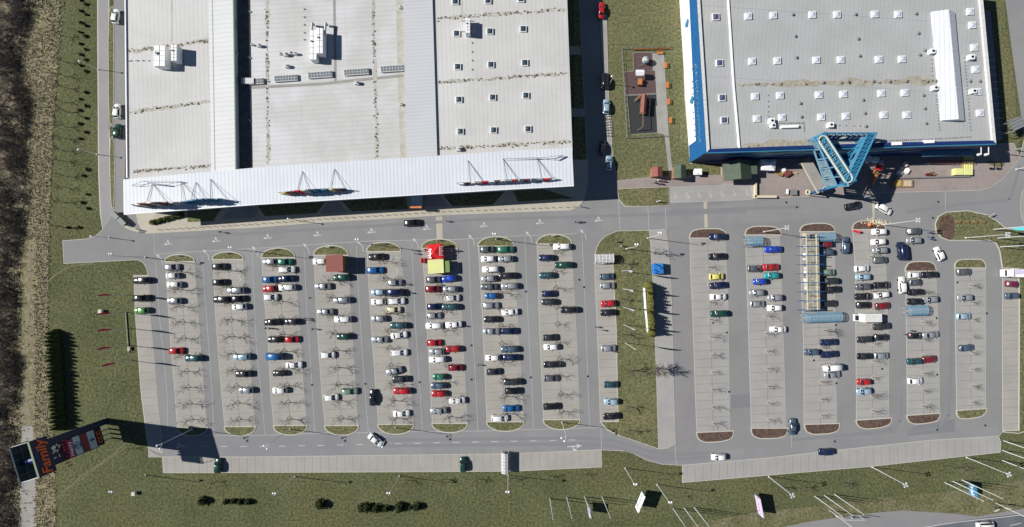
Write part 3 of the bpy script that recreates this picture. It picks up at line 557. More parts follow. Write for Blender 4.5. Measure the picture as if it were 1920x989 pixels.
# ---------------------------------------------------------------- cars
TYPES = { # L, W, H, hood end, roof front, roof rear, tail base   (x as fraction of L from the nose)
 'h':('hatchback',4.0,1.72,1.47,.24,.42,.86,.97), 's':('saloon',4.5,1.76,1.43,.26,.43,.70,.83), 'e':('estate',4.65,1.76,1.47,.25,.41,.90,.98),
 'm':('small car',3.55,1.62,1.48,.20,.38,.87,.97), 'u':('off-roader',4.5,1.84,1.72,.25,.38,.90,.97), 'v':('van',4.9,1.95,1.95,.12,.26,.96,.995)}
def car_mesh(t):
    _, L, Wd, H, a, rf, rr, tb = TYPES[t]; X = lambda f: L/2-f*L; hw = Wd/2; belt = .93 if t != 'v' else 1.1
    st = [(0,.80,.36,.58),(.03,.93,.24,.70),(.12,1,.2,.78),(a,1,.2,belt-.06),(.5,1,.2,belt),(tb-.04,.99,.2,belt+.02),(.975,.94,.24,belt-.02),(1,.86,.34,belt-.12)]
    b = MB(); vs = []; fs = []; m = 9
    for f, wf, z0, zt in st:
        w_ = hw*wf; x = X(f)
        vs += [(x,-w_*.9,z0),(x,-w_,z0+.2),(x,-w_,zt-.14),(x,-w_*.9,zt-.02),(x,0,zt+.05),(x,w_*.9,zt-.02),(x,w_,zt-.14),(x,w_,z0+.2),(x,w_*.9,z0)]
    for i in range(len(st)-1):
        for j in range(m-1): p = i*m+j; fs.append((p, p+1, p+m+1, p+m))
        fs.append((i*m+m-1, i*m, i*m+m, i*m+2*m-1))
    fs += [tuple(range(m-1,-1,-1)), tuple(range((len(st)-1)*m, len(st)*m))]
    fs = [f[::-1] for f in fs]; b.add(vs, fs)
    # cabin with painted roof and pillars
    wb, wr = hw*.90, hw*.73; zb = belt-.05
    g = [(a-.01, wb, wb, zb+.01),((a+rf)/2, wb, (wb+wr)/2, (zb+H)/2+.04),(rf, wb, wr, H-.05),((rf+rr)/2, wb, wr, H),(rr, wb, wr, H-.05),(tb, wb*.97, wb*.95, zb+.05)]
    vs = []
    for f, w0, w1, z in g:
        x = X(f); vs += [(x,-w0,zb),(x,-w1,z-.02),(x,-w1*.75,z+.02),(x,0,z+.05),(x,w1*.75,z+.02),(x,w1,z-.02),(x,w0,zb)]
    fs = []
    for i in range(len(g)-1):
        for j in range(6): p = i*7+j; fs.append((p+7, p+8, p+1, p))
    b.add(vs, [tuple(reversed(f)) for f in fs])
    for sy in (-1, 1): b.box((X(a)-.1*L*0-.25, sy*(hw+.09), belt+.02), (.16,.2,.13))
    body = b.mesh('body', M['black'], True)
    def pane(name, q):
        p = MB(); p.add(q, [(0,1,2,3)]); return p.mesh(name, M['dark'])
    e = .035
    ws = pane('windscreen', [(X(a+.015)+e,-wb*.9,zb+.08+e),(X(a+.015)+e,wb*.9,zb+.08+e),(X(rf)+e+.04,wr*.86,H+.0),(X(rf)+e+.04,-wr*.86,H+.0)])
    rw = pane('rear_window', [(X(rr)-e-.02,-wr*.86,H-.03+e),(X(rr)-e-.02,wr*.86,H-.03+e),(X(tb-.02)-e,wb*.84,zb+.2+e),(X(tb-.02)-e,-wb*.84,zb+.2+e)])
    sides = []
    for sy in (-1, 1):
        q = [(X(a+.06), sy*(wb-.00+e), zb+.10), (X(tb-.05), sy*(wb-.01+e), zb+.10), (X(rr-.01), sy*(wr+.05+e), H-.12), (X(rf+.01), sy*(wr+.05+e), H-.12)]
        if sy > 0: q = q[::-1]
        sides.append(pane('side_window', q))
    p = MB(); p.tube((0,-.1,0), (0,.1,0), .31, .31, 10); p.tube((0,-.105,0), (0,.105,0), .17, .17, 8); wheel = p.mesh('wheel', M['black'])
    return body, ws, rw, sides, wheel, (X(.19), X(.80), hw-.08)
CARM = {t: car_mesh(t) for t in TYPES}
CC = {'white':(.72,.72,.72,0),'silver':(.42,.44,.46,.5),'slate blue':(.10,.14,.20,.4),'slate grey':(.13,.145,.16,.4),'black':(.012,.013,.016,0),'dark grey':(.04,.045,.05,.3),'navy':(.012,.022,.075,.2),
 'blue':(.015,.11,.32,.15),'bright blue':(.015,.06,.45,.15),'red':(.38,.015,.02,0),'dark red':(.20,.012,.02,.1),'green':(.03,.17,.11,.2),'dark green':(.012,.06,.045,.2),'dark teal':(.03,.085,.10,.3),
 'yellow':(.66,.60,.16,0),'sage green':(.22,.32,.25,.3),'pale blue':(.36,.50,.60,.3),'teal':(.02,.28,.30,.1),'cream':(.62,.60,.42,0),'lime green':(.12,.30,.08,.1),'crimson':(.17,.01,.05,.1)}
CM = {k: mat('car_paint_'+k.replace(' ', '_'), v[:3], .28, metal=v[3], coat=.7, spec=.5) for k, v in CC.items()}
tyre = M['black']
def make_car(px, py, c, t, ang, label, group=None):
    body, ws, rw, sides, wheel, (xf, xr, yy) = CARM[t]; x, y, _ = at(px, py, 1.0)
    kind = TYPES[t][0]
    o = empty({'v':'parked_van'}.get(t, 'parked_car') if group else ('van' if t == 'v' else 'car'), (x, y, .045), R(ang), label, 'van' if t == 'v' else 'car', group)
    o.scale = (1.07, 1.07, 1.07)
    bo = bpy.data.objects.new('body', body); col.objects.link(bo); bo.parent = o
    bo.material_slots[0].link = 'OBJECT'; bo.material_slots[0].material = CM[c]
    for nm, me in (('windscreen', ws), ('rear_window', rw), ('side_window', sides[0]), ('side_window', sides[1])):
        g = bpy.data.objects.new(nm, me); col.objects.link(g); g.parent = o
    for wx in (xf, xr):
        for s in (-1, 1):
            g = bpy.data.objects.new('wheel', wheel); col.objects.link(g); g.parent = o; g.location = (wx, s*yy, .31)
    return o
ab = {'w':'white','si':'silver','sl':'slate blue','sg':'slate grey','k':'black','dg':'dark grey','n':'navy','b':'blue','bb':'bright blue','r':'red','dr':'dark red','g':'green','dgr':'dark green','dt':'dark teal','y':'yellow','sa':'sage green','pb':'pale blue','t':'teal','c':'cream','lg':'lime green','cr':'crimson'}
# tile x y colour type [tilt]
CARS = """I 1045 143 k e;I 1048 275 k e;I 1042 367 lg h;I 1272 45 si h;I 1272 107 w m;I 1285 175 w h;I 1285 295 si h;I 1305 667 r h;I 1430 722 dt e;
I 1625 40 dg h;I 1628 158 k h;I 1742 217 si e;I 1640 285 k e;I 1768 280 k h;I 1770 338 w h;I 1788 712 pb e;I 1802 838 dg s;I 1820 960 si h;
J 98 5 si h;J 210 6 g h;J 225 63 w e;J 100 137 b h;J 225 130 n s;J 98 205 r h;J 225 195 w e;J 105 268 w h;J 122 453 k s;J 262 450 dg h;J 138 582 k h;J 262 582 r h;J 130 708 b v;J 280 772 w s;J 168 833 k m;J 172 960 w h;
J 472 2 w h;J 633 122 dgr e;J 492 187 si s;J 632 290 si e;J 510 377 si s;J 640 432 w e;J 650 560 dgr h;J 530 698 w h;J 690 968 sa e;N 555 28 w h;
J 893 -32 k s;J 882 68 b e;J 1028 160 si h;J 905 232 pb h;J 1035 232 n v;J 905 302 w h;J 1040 297 w e;J 1020 362 c h;J 908 427 si h;J 1055 478 dt e;J 915 583 si s;J 1060 550 w s 6;J 1060 680 w e;J 1022 817 si s 14;J 1070 877 dg s;J 1080 965 r e;N 1078 147 w s;
J 1315 138 sg h;J 1432 130 bb h 8;J 1308 208 dr h;J 1440 208 si h;J 1455 273 w h;J 1322 338 n h;J 1440 340 dt e;J 1318 405 si h;J 1320 480 w e;J 1465 472 w s 4;J 1322 607 r h;J 1340 673 si h;J 1462 652 r h 3;J 1345 730 w e;J 1480 792 dr h;J 1358 860 g m;J 1350 925 sl h;J 1355 985 r h;N 1490 50 w s;N 1352 128 si s 7;
J 1712 -87 sg h;J 1850 -87 g e;J 1722 -17 w h;J 1850 -17 si h;J 1740 60 w e;J 1725 130 si h;J 1728 190 sg s;J 1745 258 b m;J 1740 330 si e;J 1745 432 k h;J 1745 522 si s;J 1755 718 w h;J 1765 822 dg h;
J 1865 108 k e;J 1880 185 si e;J 1882 378 w s 3;J 1882 520 n s;J 1880 655 sl e;J 1893 716 n s;J 1902 898 dg e;J 1908 965 k e;N 1808 183 w e;O -5 110 b s;
K 370 -108 w e;K 255 -25 n h;K 382 28 dgr e;K 258 105 dt h;K 275 242 n h;K 275 303 dg h;K 425 362 k e;K 285 568 dg h;K 290 637 w h;K 298 768 k e;K 292 870 sg h;O 295 95 k e;
K 705 115 sl h;K 710 182 si h;K 715 315 r h 4;K 712 382 k h 3;K 718 648 si h;K 738 918 dt h;O 738 60 pb h;O 740 168 k s 5;
K 1530 -182 n s;K 1525 -35 k s;K 1520 115 y h;K 1532 180 n s 4;K 1532 265 w s;K 1540 390 dgr e;
K 1803 55 sg h;L 25 45 r s;L 30 108 t h;K 1842 152 bb m;K 1818 235 si h;L 55 272 si h;K 1822 318 si h;L 52 348 w h;L 75 508 w s;L 42 -88 bb s;
L 425 -125 dr h;L 435 -65 sl h;L 448 85 sa h;L 460 148 dg e;L 478 212 k s 4;L 455 315 dg s;L 455 603 n s 3;L 330 677 sl h;L 458 693 n s 4;L 478 790 w v 4;L 480 845 si s 6;
L 828 -218 w h;L 822 -143 w h 5;L 835 -80 si h 4;L 838 -8 sg h;L 702 55 w h;L 708 118 pb h;L 710 190 sg h;L 848 178 k s;L 847 250 w h 9;L 712 262 k s;L 714 327 k h;L 855 332 dr h 6;L 848 485 dg s 7;L 722 582 dg h 4;L 845 567 k h;L 722 707 k h;L 845 703 si h 3;L 715 898 r m 3;L 715 968 pb h 7;
L 1088 -222 sg h;L 1086 -154 si h;L 1095 103 w m;L 1203 100 k h;L 1098 158 sg m;L 1098 230 k h;L 1095 300 k h;L 1208 285 si h 4;L 1100 555 k h;L 1212 548 si s 7;L 1093 745 dt h 3;L 1203 730 dr h 6;L 1098 890 w h 3;
L 1460 80 sg h;L 1465 272 si h;L 1457 410 pb h;L 1478 645 sl h 4;L 1818 170 cr m -4;L 1815 257 sl m"""
cl = []
for e in CARS.replace('\n', '').split(';'):
    q = e.split(); px, py = tp(q[0], float(q[1]), float(q[2])); sn = None; side = ''
    for s in STR:
        l, r = interp(s['L'], py), interp(s['R'], py)
        if l-12 <= px <= r+14:
            sn = s['n']; side = '' if sn in (0, 9, 16) else ('left' if px < (l+r)/2 else 'right'); break
    cl.append(dict(px=px, py=py, c=ab[q[3]], t=q[4], a=float(q[5]) if len(q) > 5 else 2.0, s=sn, side=side))
rng = random.Random(21)
def tlab(c): return f"{c['c']} {TYPES[c['t']][0]}"
for c in cl:
    grp = sorted([d_ for d_ in cl if d_['s'] == c['s'] and d_['side'] == c['side']], key=lambda d_: d_['py'])
    same = [d_ for d_ in grp if d_['c'] == c['c'] and d_['t'] == c['t']]
    where = (f"on the {c['side']} half of the " if c['side'] else 'in the ')+stripname(c['s'])
    if len(same) == 1: lab = f"{tlab(c)}, the only one {where}"
    else: lab = f"{tlab(c)}, {ORD[same.index(c)+1]} such {where}"
    lab = lab.replace('the right-hand car park', 'right-hand lot')
    if len(lab.split()) > 16: lab = lab.replace(', the only one', ', only one')
    if len(lab.split()) > 16: lab = lab.replace(' wide parking strip', ' strip')
    if len(lab.split()) > 16: lab = lab.replace(' from left', '').replace('slate grey', 'grey')
    if len(lab.split()) > 16: lab = lab.replace('the right-hand lot', 'right-hand lot').replace('on the ', 'on ')
    nose = 180 if rng.random() < .62 else 0
    make_car(c['px'], c['py'], c['c'], c['t'], nose+c['a']+rng.uniform(-1.2, 1.2), lab, 'cars parked in the car park')
for px, py, c, t, a, lab in [
 (773,418,'black','e',3,'black estate driving along the road before the large building'),(1600.5,386,'black','s',12,'black saloon driving past the blue truss entrance'),
 (1658.7,391.6,'white','e',-30,'white estate turning on the road below the blue truss entrance'),(698.7,746,'black','s',88,'black saloon standing crosswise in the aisle right of the fourth strip'),
 (703.7,826,'white','s',-38,'white saloon turning across the dashed lower road'),(868,871.7,'dark green','h',92,'dark green hatchback parked alone in the lower bay row'),
 (408,874,'dark green','h',88,'very dark green hatchback parked beside the pylon shadow in the lower bay row'),(1348,858,'white','h',182,'white hatchback on the lower right road beside the right bay row'),
 (1550,848.5,'navy','h',183,'navy hatchback driving on the lower right road'),(1486.8,801,'slate blue','s',86,'slate blue saloon driving in the aisle beside a mulch bed'),
 (1586,460,'slate blue','e',88,'slate blue estate standing crosswise right of the long trolley canopy'),(1691.5,470.7,'navy','v',96,'slate van standing crosswise in the aisle of the right car park'),
 (1692.8,535,'white','e',92,'white estate standing crosswise in the aisle above the box lorry'),(1762,476,'white','h',112,'white hatchback turning in the upper right corner of the car park'),
 (1715.5,437,'slate grey','h',182,''),
 (1142,305.6,'pale blue','h',88,'pale blue car parked in the shaded alley near the brown terrace'),(1128,19,'red','s',86,'red saloon parked at the top of the shaded alley'),
 (1134.4,151.7,'black','u',88,'black off-roader parked beside the shaded alley at the playground'),(1137,199.7,'pale blue','h',88,'pale mint hatchback parked beside the playground fence'),(1130,277,'black','h',85,'black hatchback hidden in the shade by the bicycle row'),
 (216,30,'white','h',82,'white hatchback at the top of the narrow lane left of the large building'),(218.6,208,'white','h',88,'white hatchback parked on the narrow lane, just above a dark green one'),(219.5,246,'dark green','h',88,'dark green hatchback parked on the narrow lane left of the large building'),
 (1849.5,987,'white','v',4,'white van driving on the highway in the lower right corner')]:
    if lab: make_car(px, py, c, t, a, lab)

# ---------------------------------------------------------------- large white building
def wprism(px_pts, z, h0=0.0): return W(px_pts, z)
def roofed(root, pts, z, rm, name='roof', th=.35, over=0.15, wall='wall', z0=0):
    p = W(pts, z); b = MB(); b.prism(offset(p, -.05), z0, z-th-.002); b.build('wall', M[wall], root)
    b = MB(); b.prism(offset(p, over), z-th, z); return b.build(name, M[rm], root)
hall = empty('retail_building', at(650, 200), 0, 'huge white roofed retail hall with long ribbed front canopy', 'building')
hall.location = (0, 0, 0)
roofed(hall, [(237,-60),(391,-60),(397,330),(244,344)], 10.2, 'roofA')
roofed(hall, [(391,-60),(434.5,-60),(440.5,322),(397.5,328)], 10.3, 'roofB')
roofed(hall, [(429,-62),(775,-62),(782,310),(429,330)], 8.0, 'roofD')
roofed(hall, [(755,-58),(808,-58),(819,300),(764,305)], 8.95, 'roofE')
roofed(hall, [(798,-56),(1060.5,-56),(1073,300),(800,305)], 8.45, 'roofA')
cp = [(232,337),(480,314.5),(960,283),(1072.5,277.5),(1076,349.5),(960,355.5),(480,384.5),(233,403)]
b = MB(); b.prism(W(cp, 10.6), 10.25, 10.6); cano = b.build('canopy', M['canopy'], hall)
b = MB(); b.prism(offset(W([(236,339),(480,319),(960,289),(1066,284),(1069,344),(960,350),(480,378),(237,396)], 10.2), -.6), 0, 10.24); b.build('wall', M['wall'], hall)
b = MB(); q = W(cp[4:]+cp[:1], 10.66)[:4]; line(b, [(p[0], p[1]+.12) for p in q], .22, 10.612); line(b, W([(233,403),(232.2,337)], 10.6), .25, 10.612); b.build('edge_trim', M['white'], cano)
b = MB(); l = W([(236.5,-60),(240.3,334)], 10.2); b.prism([(l[0][0]-.3,l[0][1]),(l[0][0],l[0][1]),(l[1][0],l[1][1]),(l[1][0]-.3,l[1][1])], 9.4, 10.5); b.build('parapet', M['white'], hall)
# grey walkway bands and the pale gutter strip on the middle roof
b = MB(); line(b, W([(468,165),(600,158),(757,142)], 8.0), .8, 8.012); line(b, W([(626,-60),(629,153)], 8.0), .7, 8.013); b.build('roof_walkway', M['slab'], hall)
b = MB(); line(b, W([(749,-60),(752,150),(758,300)], 8.0), 2.0, 8.011); b.build('gutter_strip', M['stain2'], hall)
b = MB(); b.prism(W([(430,-60),(468,-60),(474,316),(436,320)], 8.0), 8.0, 8.008); b.build('valley_shade_sheet', M['valley_shade'], hall)  # dark-coloured sheet deepens the roof shadow here, standing in for a valley
b = MB(); line(b, W([(323,-60),(322,80)], 10.2), .35, 10.212); line(b, W([(397,-60),(403,325)], 10.3), .2, 10.33); line(b, W([(866,-60),(866,40)], 8.45), .5, 8.462); b.build('cable_duct', M['stain2'], hall)
b = MB(); l = W([(437,-60),(442.3,316)], 10.3); line(b, l, .3, 10.33); b.build('gutter', mat('green_gutter', (.12,.17,.10), .6), hall)
def streak(b, b2, p0, p1, z, n, rng, spread=.5, big=.35, wide=1.2):
    a = at(*p0, z); c = at(*p1, z)
    dx, dy = c[0]-a[0], c[1]-a[1]; l = math.hypot(dx, dy); nx, ny = -dy/l, dx/l
    k = int(l/1.1)
    for i in range(k):   # dusty band of overlapping blots at slightly different heights
        f = (i+rng.random())/k; o = rng.uniform(-.4,.4)*spread; r = wide*rng.uniform(.35, .9)*(.5+abs(math.sin(f*9)))
        x, y = a[0]+dx*f+nx*o, a[1]+dy*f+ny*o; m = 9
        b2.add([(x+r*1.5*math.cos(t)*rng.uniform(.7,1.2)*dx/l-r*.55*math.sin(t)*nx, y+r*1.5*math.cos(t)*dy/l-r*.55*math.sin(t)*ny, z+.014+.0006*(i % 9)) for t in [2*math.pi*j/m for j in range(m)]], [tuple(range(m))])
    for i in range(n):
        f = rng.random(); o = rng.gauss(0, .3)*spread; r = big*rng.uniform(.25, 1.3); x, y = a[0]+dx*f+nx*o, a[1]+dy*f+ny*o; m = 7
        b.add([(x+r*math.cos(t)*rng.uniform(.6,1.4), y+r*math.sin(t)*rng.uniform(.5,1.1), z+.021+.0006*(i % 12)) for t in [2*math.pi*j/m for j in range(m)]], [tuple(range(m))])
rng = random.Random(3); b = MB(); b2 = MB()
for p0, p1, z, n in [((241,97),(392,76),10.2,60),((242,211),(394,191),10.2,45),((250,322),(396,311),10.2,55),((500,-40),(503,310),8.0,80),((698,-40),(707,296),8.0,75),((819,36),(1058,18),8.45,70),((820,155),(1063,138),8.45,75),((824,279),(1069,266),8.45,80)]:
    streak(b, b2, p0, p1, z, int(n*1.5), rng, .75, .26, .9)
for x in range(242, 282, 6): streak(b, b2, (x, 115-(x-242)*.05), (x+1, 115), 10.2, 1, rng, .1, .2, .1)
tag(b.build('moss_stain', M['stain'], hall), kind='stuff'); tag(b2.build('dust_band', M['stain2'], hall), kind='stuff')
def skylight(root, px, py, z, s, m, rz=0):
    x, y, _ = at(px, py, z+.4); b = MB(); b.box((x, y, z+.2), (s, s, .4), rz); o = b.build('skylight', M['white'], root)
    b = MB(); k = s*.42; c = Matrix.Rotation(rz, 3, 'Z')
    b.add([c@Vector((-k,-k,0)), c@Vector((k,-k,0)), c@Vector((k,k,0)), c@Vector((-k,k,0)), Vector((0,0,.28))], [(0,1,4),(1,2,4),(2,3,4),(3,0,4)])
    b.v = [(v[0]+x, v[1]+y, v[2]+z+.405) for v in b.v]; b.build('dome', M[m], o)
sk = mat('skylight_dark', (.04,.06,.08), .2, spec=.6); M['sk'] = sk; M['sk2'] = mat('skylight_pale', (.50,.52,.60), .3, spec=.5)
M['sk3'] = mat('skylight_violet', (.08,.085,.16), .25, spec=.5)
for px, py in [(853.6,2.5),(915,1),(856,62.7),(918.6,58.6),(858,125),(920.4,121),(860.4,186.6),(923.6,182.5),(863,246.5),(925.4,244),(981,54),(984,117.5),(986,179),(990,242),(977,-2)]:
    skylight(hall, px, py, 8.45, 1.75, 'sk')
def roof_light(px, py, wpx, dpx, z):
    x, y, _ = at(px, py, z+.6); w_, d_ = wpx*S*.94, dpx*S*.94; rz = R(4); b = MB(); b.box((x, y, z+.3), (w_, d_, .6), rz); o = b.build('strip_rooflight', M['offwhite'], hall)
    b = MB(); n = max(3, int(w_/.75))
    for i in range(n):
        for j in (-1, 1):
            u = -w_/2+(i+.5)*w_/n; c = Matrix.Rotation(rz, 3, 'Z') @ Vector((u, j*d_*.22, 0)); b.box((x+c.x, y+c.y, z+.62), (w_/n*.8, d_*.38, .05), rz)
    b.build('pane', mat('rooflight_pane', (.16,.18,.20), .2, spec=.6) if 'rooflight_pane' not in bpy.data.materials else bpy.data.materials['rooflight_pane'], o)
for q in [(480,152.5,27,11),(535.6,146.6,43,11.5),(600,140,45,11.5),(668,134.7,46,11.5),(735.6,128.5,44,11.5)]: roof_light(*q, 8.0)
def hvac(px0, py0, px1, py1, z, h, name='air_handling_unit', parts=4, pipes=0):
    x0, y1, _ = at(px0, py0, z+h); x1, y0, _ = at(px1, py1, z+h); b = MB(); cx, cy = (x0+x1)/2, (y0+y1)/2; w_, d_ = x1-x0, y1-y0
    b.box((cx, cy, z+h/2+.15), (w_, d_, h-.3)); o = b.build(name, M['white'], hall)
    b = MB()
    for i in range(1, parts): b.box((cx, y0+d_*i/parts, z+h+.02), (w_*1.01, .07, .06))
    b.box((cx, cy, z+h+.03), (.06, d_*1.01, .05)); b.build('panel_joint', M['grey'], o)
    b = MB(); b.tube((cx-w_*.22, cy+d_*.12, z+h), (cx-w_*.22, cy+d_*.12, z+h+.35), min(w_,d_)*.13, n=10); b.build('fan', M['grey'], o)
    b = MB(); b.box((cx-w_*.4, cy, z+.07), (.15, d_, .14)); b.box((cx+w_*.4, cy, z+.07), (.15, d_, .14)); b.build('skid', M['grey'], o)
    return o
hvac(288.5,86,309,124,10.2,2.6); hvac(320.5,84,331,114,10.2,2.6,parts=5); hvac(581,57,593,112,8.0,2.4,parts=5); o = hvac(593,53,605,100,8.0,3.0,parts=4)
b = MB()
for px in (586, 611):
    p = at(px, 44, 9.5); b.tube((p[0], p[1], 8.4), (p[0], p[1], 9.8), .3, n=8); q = at(px-2, 58, 9.5); b.tube((p[0], p[1], 9.6), (q[0], q[1]-1.5, 9.6), .32, n=8)
b.build('duct', M['steel'], o)
o = hvac(873,34,881,62,8.45,2.4,parts=5); b = MB(); p = at(867,41,9); q = at(890,41,9); b.tube((p[0],p[1],9.3),(q[0],q[1],9.3),.14); p = at(866,61,9); q = at(893,60,9); b.tube((p[0],p[1],9.3),(q[0],q[1],9.3),.16); b.build('pipe', M['steel'], o)
for px, py, s in [(486,86,1.0),(536,102.5,1.2),(545,100,1.0),(553,101,.9),(538,124.5,1.1),(669,156,1.1),(526,101,.7),(443,100,.7),(751,14,.8),(752,196,.8),(860,280,1.3),(473,84,.6)]:
    z = 8.0 if px < 800 and px > 440 else 8.45; p = at(px, py, z+.5); b = MB(); b.box((p[0], p[1], z+.45), (s, s*.8, .9)); o = b.build('roof_vent', M['offwhite'], hall)
    b = MB(); b.tube((p[0]+s*.2, p[1], z+.9), (p[0]+s*.2, p[1], z+1.15), s*.25, n=8); b.build('cowl', M['grey'], o)
b = MB()
for px0, z, ys, col_ in ((571,8.0,(18,33,47,62,75),0),(885.5,8.45,(81,98,114,131),0)):
    for y in ys: p = at(px0, y, z); b = MB(); b.box((p[0], p[1], z+.1), (.35,.35,.2)); b.build('roof_drain', M['grey'], hall)
for x in (246,258,268.5,279.5): p = at(x, 114.5, 10.2); b = MB(); b.box((p[0], p[1], 10.3), (.3,.3,.2)); b.build('roof_drain', M['grey'], hall)
for y in (18,105,223):
    p = at(451, y, 9); b = MB(); b.tube((p[0]+1.6, p[1]+.2, 8.02), (p[0]+2.4, p[1]-.3, 8.02), .25, n=6); b.build('roof_hatch', M['grey'], hall)
b = MB(); p = at(486,152,8.8); b.box((p[0]-3.2, p[1], 8.5), (3.5, 1.6, .8)); b.build('connecting_duct', M['steel'], hall)
# glazed entrance porch
o = empty('entrance_porch', (0,0,0), 0, 'small glazed entrance porch with orange front edge under the long canopy', 'porch')
p0 = at(771, 372, 3.2); p1 = at(789, 387, 3.2); cx, cy = (p0[0]+p1[0])/2, (p0[1]+p1[1])/2
b = MB(); b.box((cx, cy+2, 1.6), (p1[0]-p0[0], 6.5, 3.0)); b.build('glazing', M['gridglass'], o); b = MB(); b.box((cx, cy+2, 3.2), (p1[0]-p0[0]+.2, 6.7, .2)); b.build('roof', mat('porch_roof', (.33,.42,.5), .4), o)
b = MB(); b.box((cx, cy-1.5, 3.25), (p1[0]-p0[0]+.5, .5, .7)); b.build('fascia', M['orange'], o)
# roof signs on the canopy: framed boards with bracing
def roof_sign(p0, p1, h, cols, label, seed, anchors, stand=None):
    a = at(*p0, 10.6); c = at(*p1, 10.6); dx, dy = c[0]-a[0], c[1]-a[1]; l = math.hypot(dx, dy); rz = math.atan2(dy, dx)
    o = empty('roof_sign', (a[0], a[1], 10.6), rz, label, 'sign', 'large signs standing on the front canopy'); rn = random.Random(seed)
    f = MB(); f.tube((0,0,.25), (l,0,.25), .09); f.tube((0,0,h*.55), (l,0,h*.55), .07)
    n = int(l/2.4)
    for i in range(n+1): f.tube((l*i/n,0,0), (l*i/n,0,h*(.45+.5*math.sin(math.pi*(i+.5)/(n+1)))), .08)
    f.build('frame', M['steel'], o)
    b = MB(); n2_ = 14; top_ = [(l*k/n2_, 0, .3+h*.8*math.sin(math.pi*(.08+.84*k/n2_))**.8) for k in range(n2_+1)]; P_ = top_+[(p[0], 0, .25) for p in top_[::-1]]
    b.add([(p[0], -.03, p[2]) for p in P_]+[(p[0], .03, p[2]) for p in P_], [(k, k+1, 2*n2_-k, 2*n2_+1-k) for k in range(n2_)]+[(2*n2_+2+2*n2_+1-k, 2*n2_+2+2*n2_-k, 2*n2_+2+k+1, 2*n2_+2+k) for k in range(n2_)]); b.build('backing', M['signlight'], o)
    i = 0; x = .3
    while x < l-1.2:
        wd = rn.uniform(.9, 1.7); hh = h*(.35+.62*math.sin(math.pi*min(1, max(0, (x+wd/2)/l)))**.8)*rn.uniform(.85, 1); m = cols[i % len(cols)]
        b = MB(); st = .28   # chunky letter strokes
        b.box((x+st/2, -.2, hh/2+.2), (st, .3, hh)); 
        k = rn.randrange(4)
        if k != 1: b.box((x+wd*.45, -.2, hh+.05), (wd*.8, .3, st))
        if k != 2: b.box((x+wd*.45, -.2, .3), (wd*.8, .3, st))
        b.box((x+wd*.45, -.2, hh*.55), (wd*.7, .3, st))
        if k in (0, 3): b.box((x+wd*.85, -.2, hh/2+.2), (st, .3, hh*.98))
        b.build('letter', M[m], o); x += wd+.22; i += 1
    rzm = Matrix.Rotation(-rz, 3, 'Z')
    for (ax, ay, lx, rx) in anchors:
        s = MB(); A = Vector(at(ax, ay, 10.6+.3)); A -= Vector((a[0], a[1], 10.6)); A = rzm @ A; A.z = .15
        for xx in (lx, rx): s.tube(A, (xx*l, 0, .3 if xx != (lx+rx)/2 else h*.8), .045)
        s.tube(A, ((lx+rx)/2*l, 0, h*.75), .035); s.build('brace', M['grey'], o)
    return o
M['signwhite'] = mat('sign_letter_white', (.7,.66,.55), .5)
roof_sign((262,387),(352,382),5.6,['maroon','signwhite','maroon'],'large rooftop sign at the left canopy end with maroon letters and open frame',4,[(285,345,.15,.6),(338,340,.95,1.25),(393,336,1.5,1.85)])
roof_sign((352,381),(425,375),4.8,['teal','blue','cyan'],'blue panelled rooftop sign beside the leftmost maroon sign',14,[(366,342,.1,.5)])
roof_sign((530,364),(652,356),4.4,['yellow','orange','maroon','red','cream','cyan','teal','cyan'],'middle rooftop sign with orange, maroon and turquoise letters',5,[(566,321.5,.22,.42),(626,317,.72,.96)])
roof_sign((858,345.5),(1040,336),2.8,['white','maroon','signwhite','steel','red'],'right rooftop sign with white and red letters and a tall steel frame',6,[(877,301,.12,.26),(943,298,.5,.62),(1007,297,.86,.97)])
for nm, pts, lab in (('l',[(268,340),(338,340.5),(311,347.5),(285,345),(247,348)],'open steel outrigger frame behind the left rooftop sign'),('r',[(943,298),(1007,297),(1055,291.5),(1041,298.5),(1009,296)],'open steel outrigger frame behind the right rooftop sign')):
    o = empty('sign_outrigger', (0,0,0), 0, lab, 'frame'); b = MB()
    P = [Vector(at(x, y, 11.6)) for x, y in pts]
    for i in range(len(P)): b.tube(P[i-1], P[i], .06 if i != 3 else .2)
    b.build('frame', M['steel'], o); b = MB()
    for p in P: b.tube((p.x, p.y-.0, 10.6), p, .05)
    b.build('post', M['steel'], o)

# ---------------------------------------------------------------- blue building
blue = empty('retail_building', (0,0,0), 0, 'blue clad store with grey flat roof and a long white rooflight', 'building')
Z = 12.0
cor = [(1303,-60),(1325,286),(1440,281.5),(1667,273.5),(1868,269.5),(1838,-60)]
p = W(cor, Z); b = MB(); b.prism(p, 0, Z-.9); b.build('wall', M['navy'], blue)
pin = offset(p, -.9); b = MB(); b.prism(pin, Z-.92, Z-.5); roof = b.build('roof', M['roofG'], blue)
b = MB()
for i in range(len(p)):
    q0, q1, r0, r1 = W(cor, Z)[i-1], W(cor, Z)[i], None, None
po = W(cor, Z); po = po if area(po) > 0 else po[::-1]
pi_ = offset(po, -.85); n = len(po)
for i in range(n):
    j = (i+1) % n; q = [po[i], po[j], pi_[j], pi_[i]]
    b = MB(); b.prism(q, Z-.88, Z); south = abs(po[i][1]-po[j][1]) < 3 and po[i][1] < 60; b.build('parapet', M['navy' if south else 'offwhite'], blue)
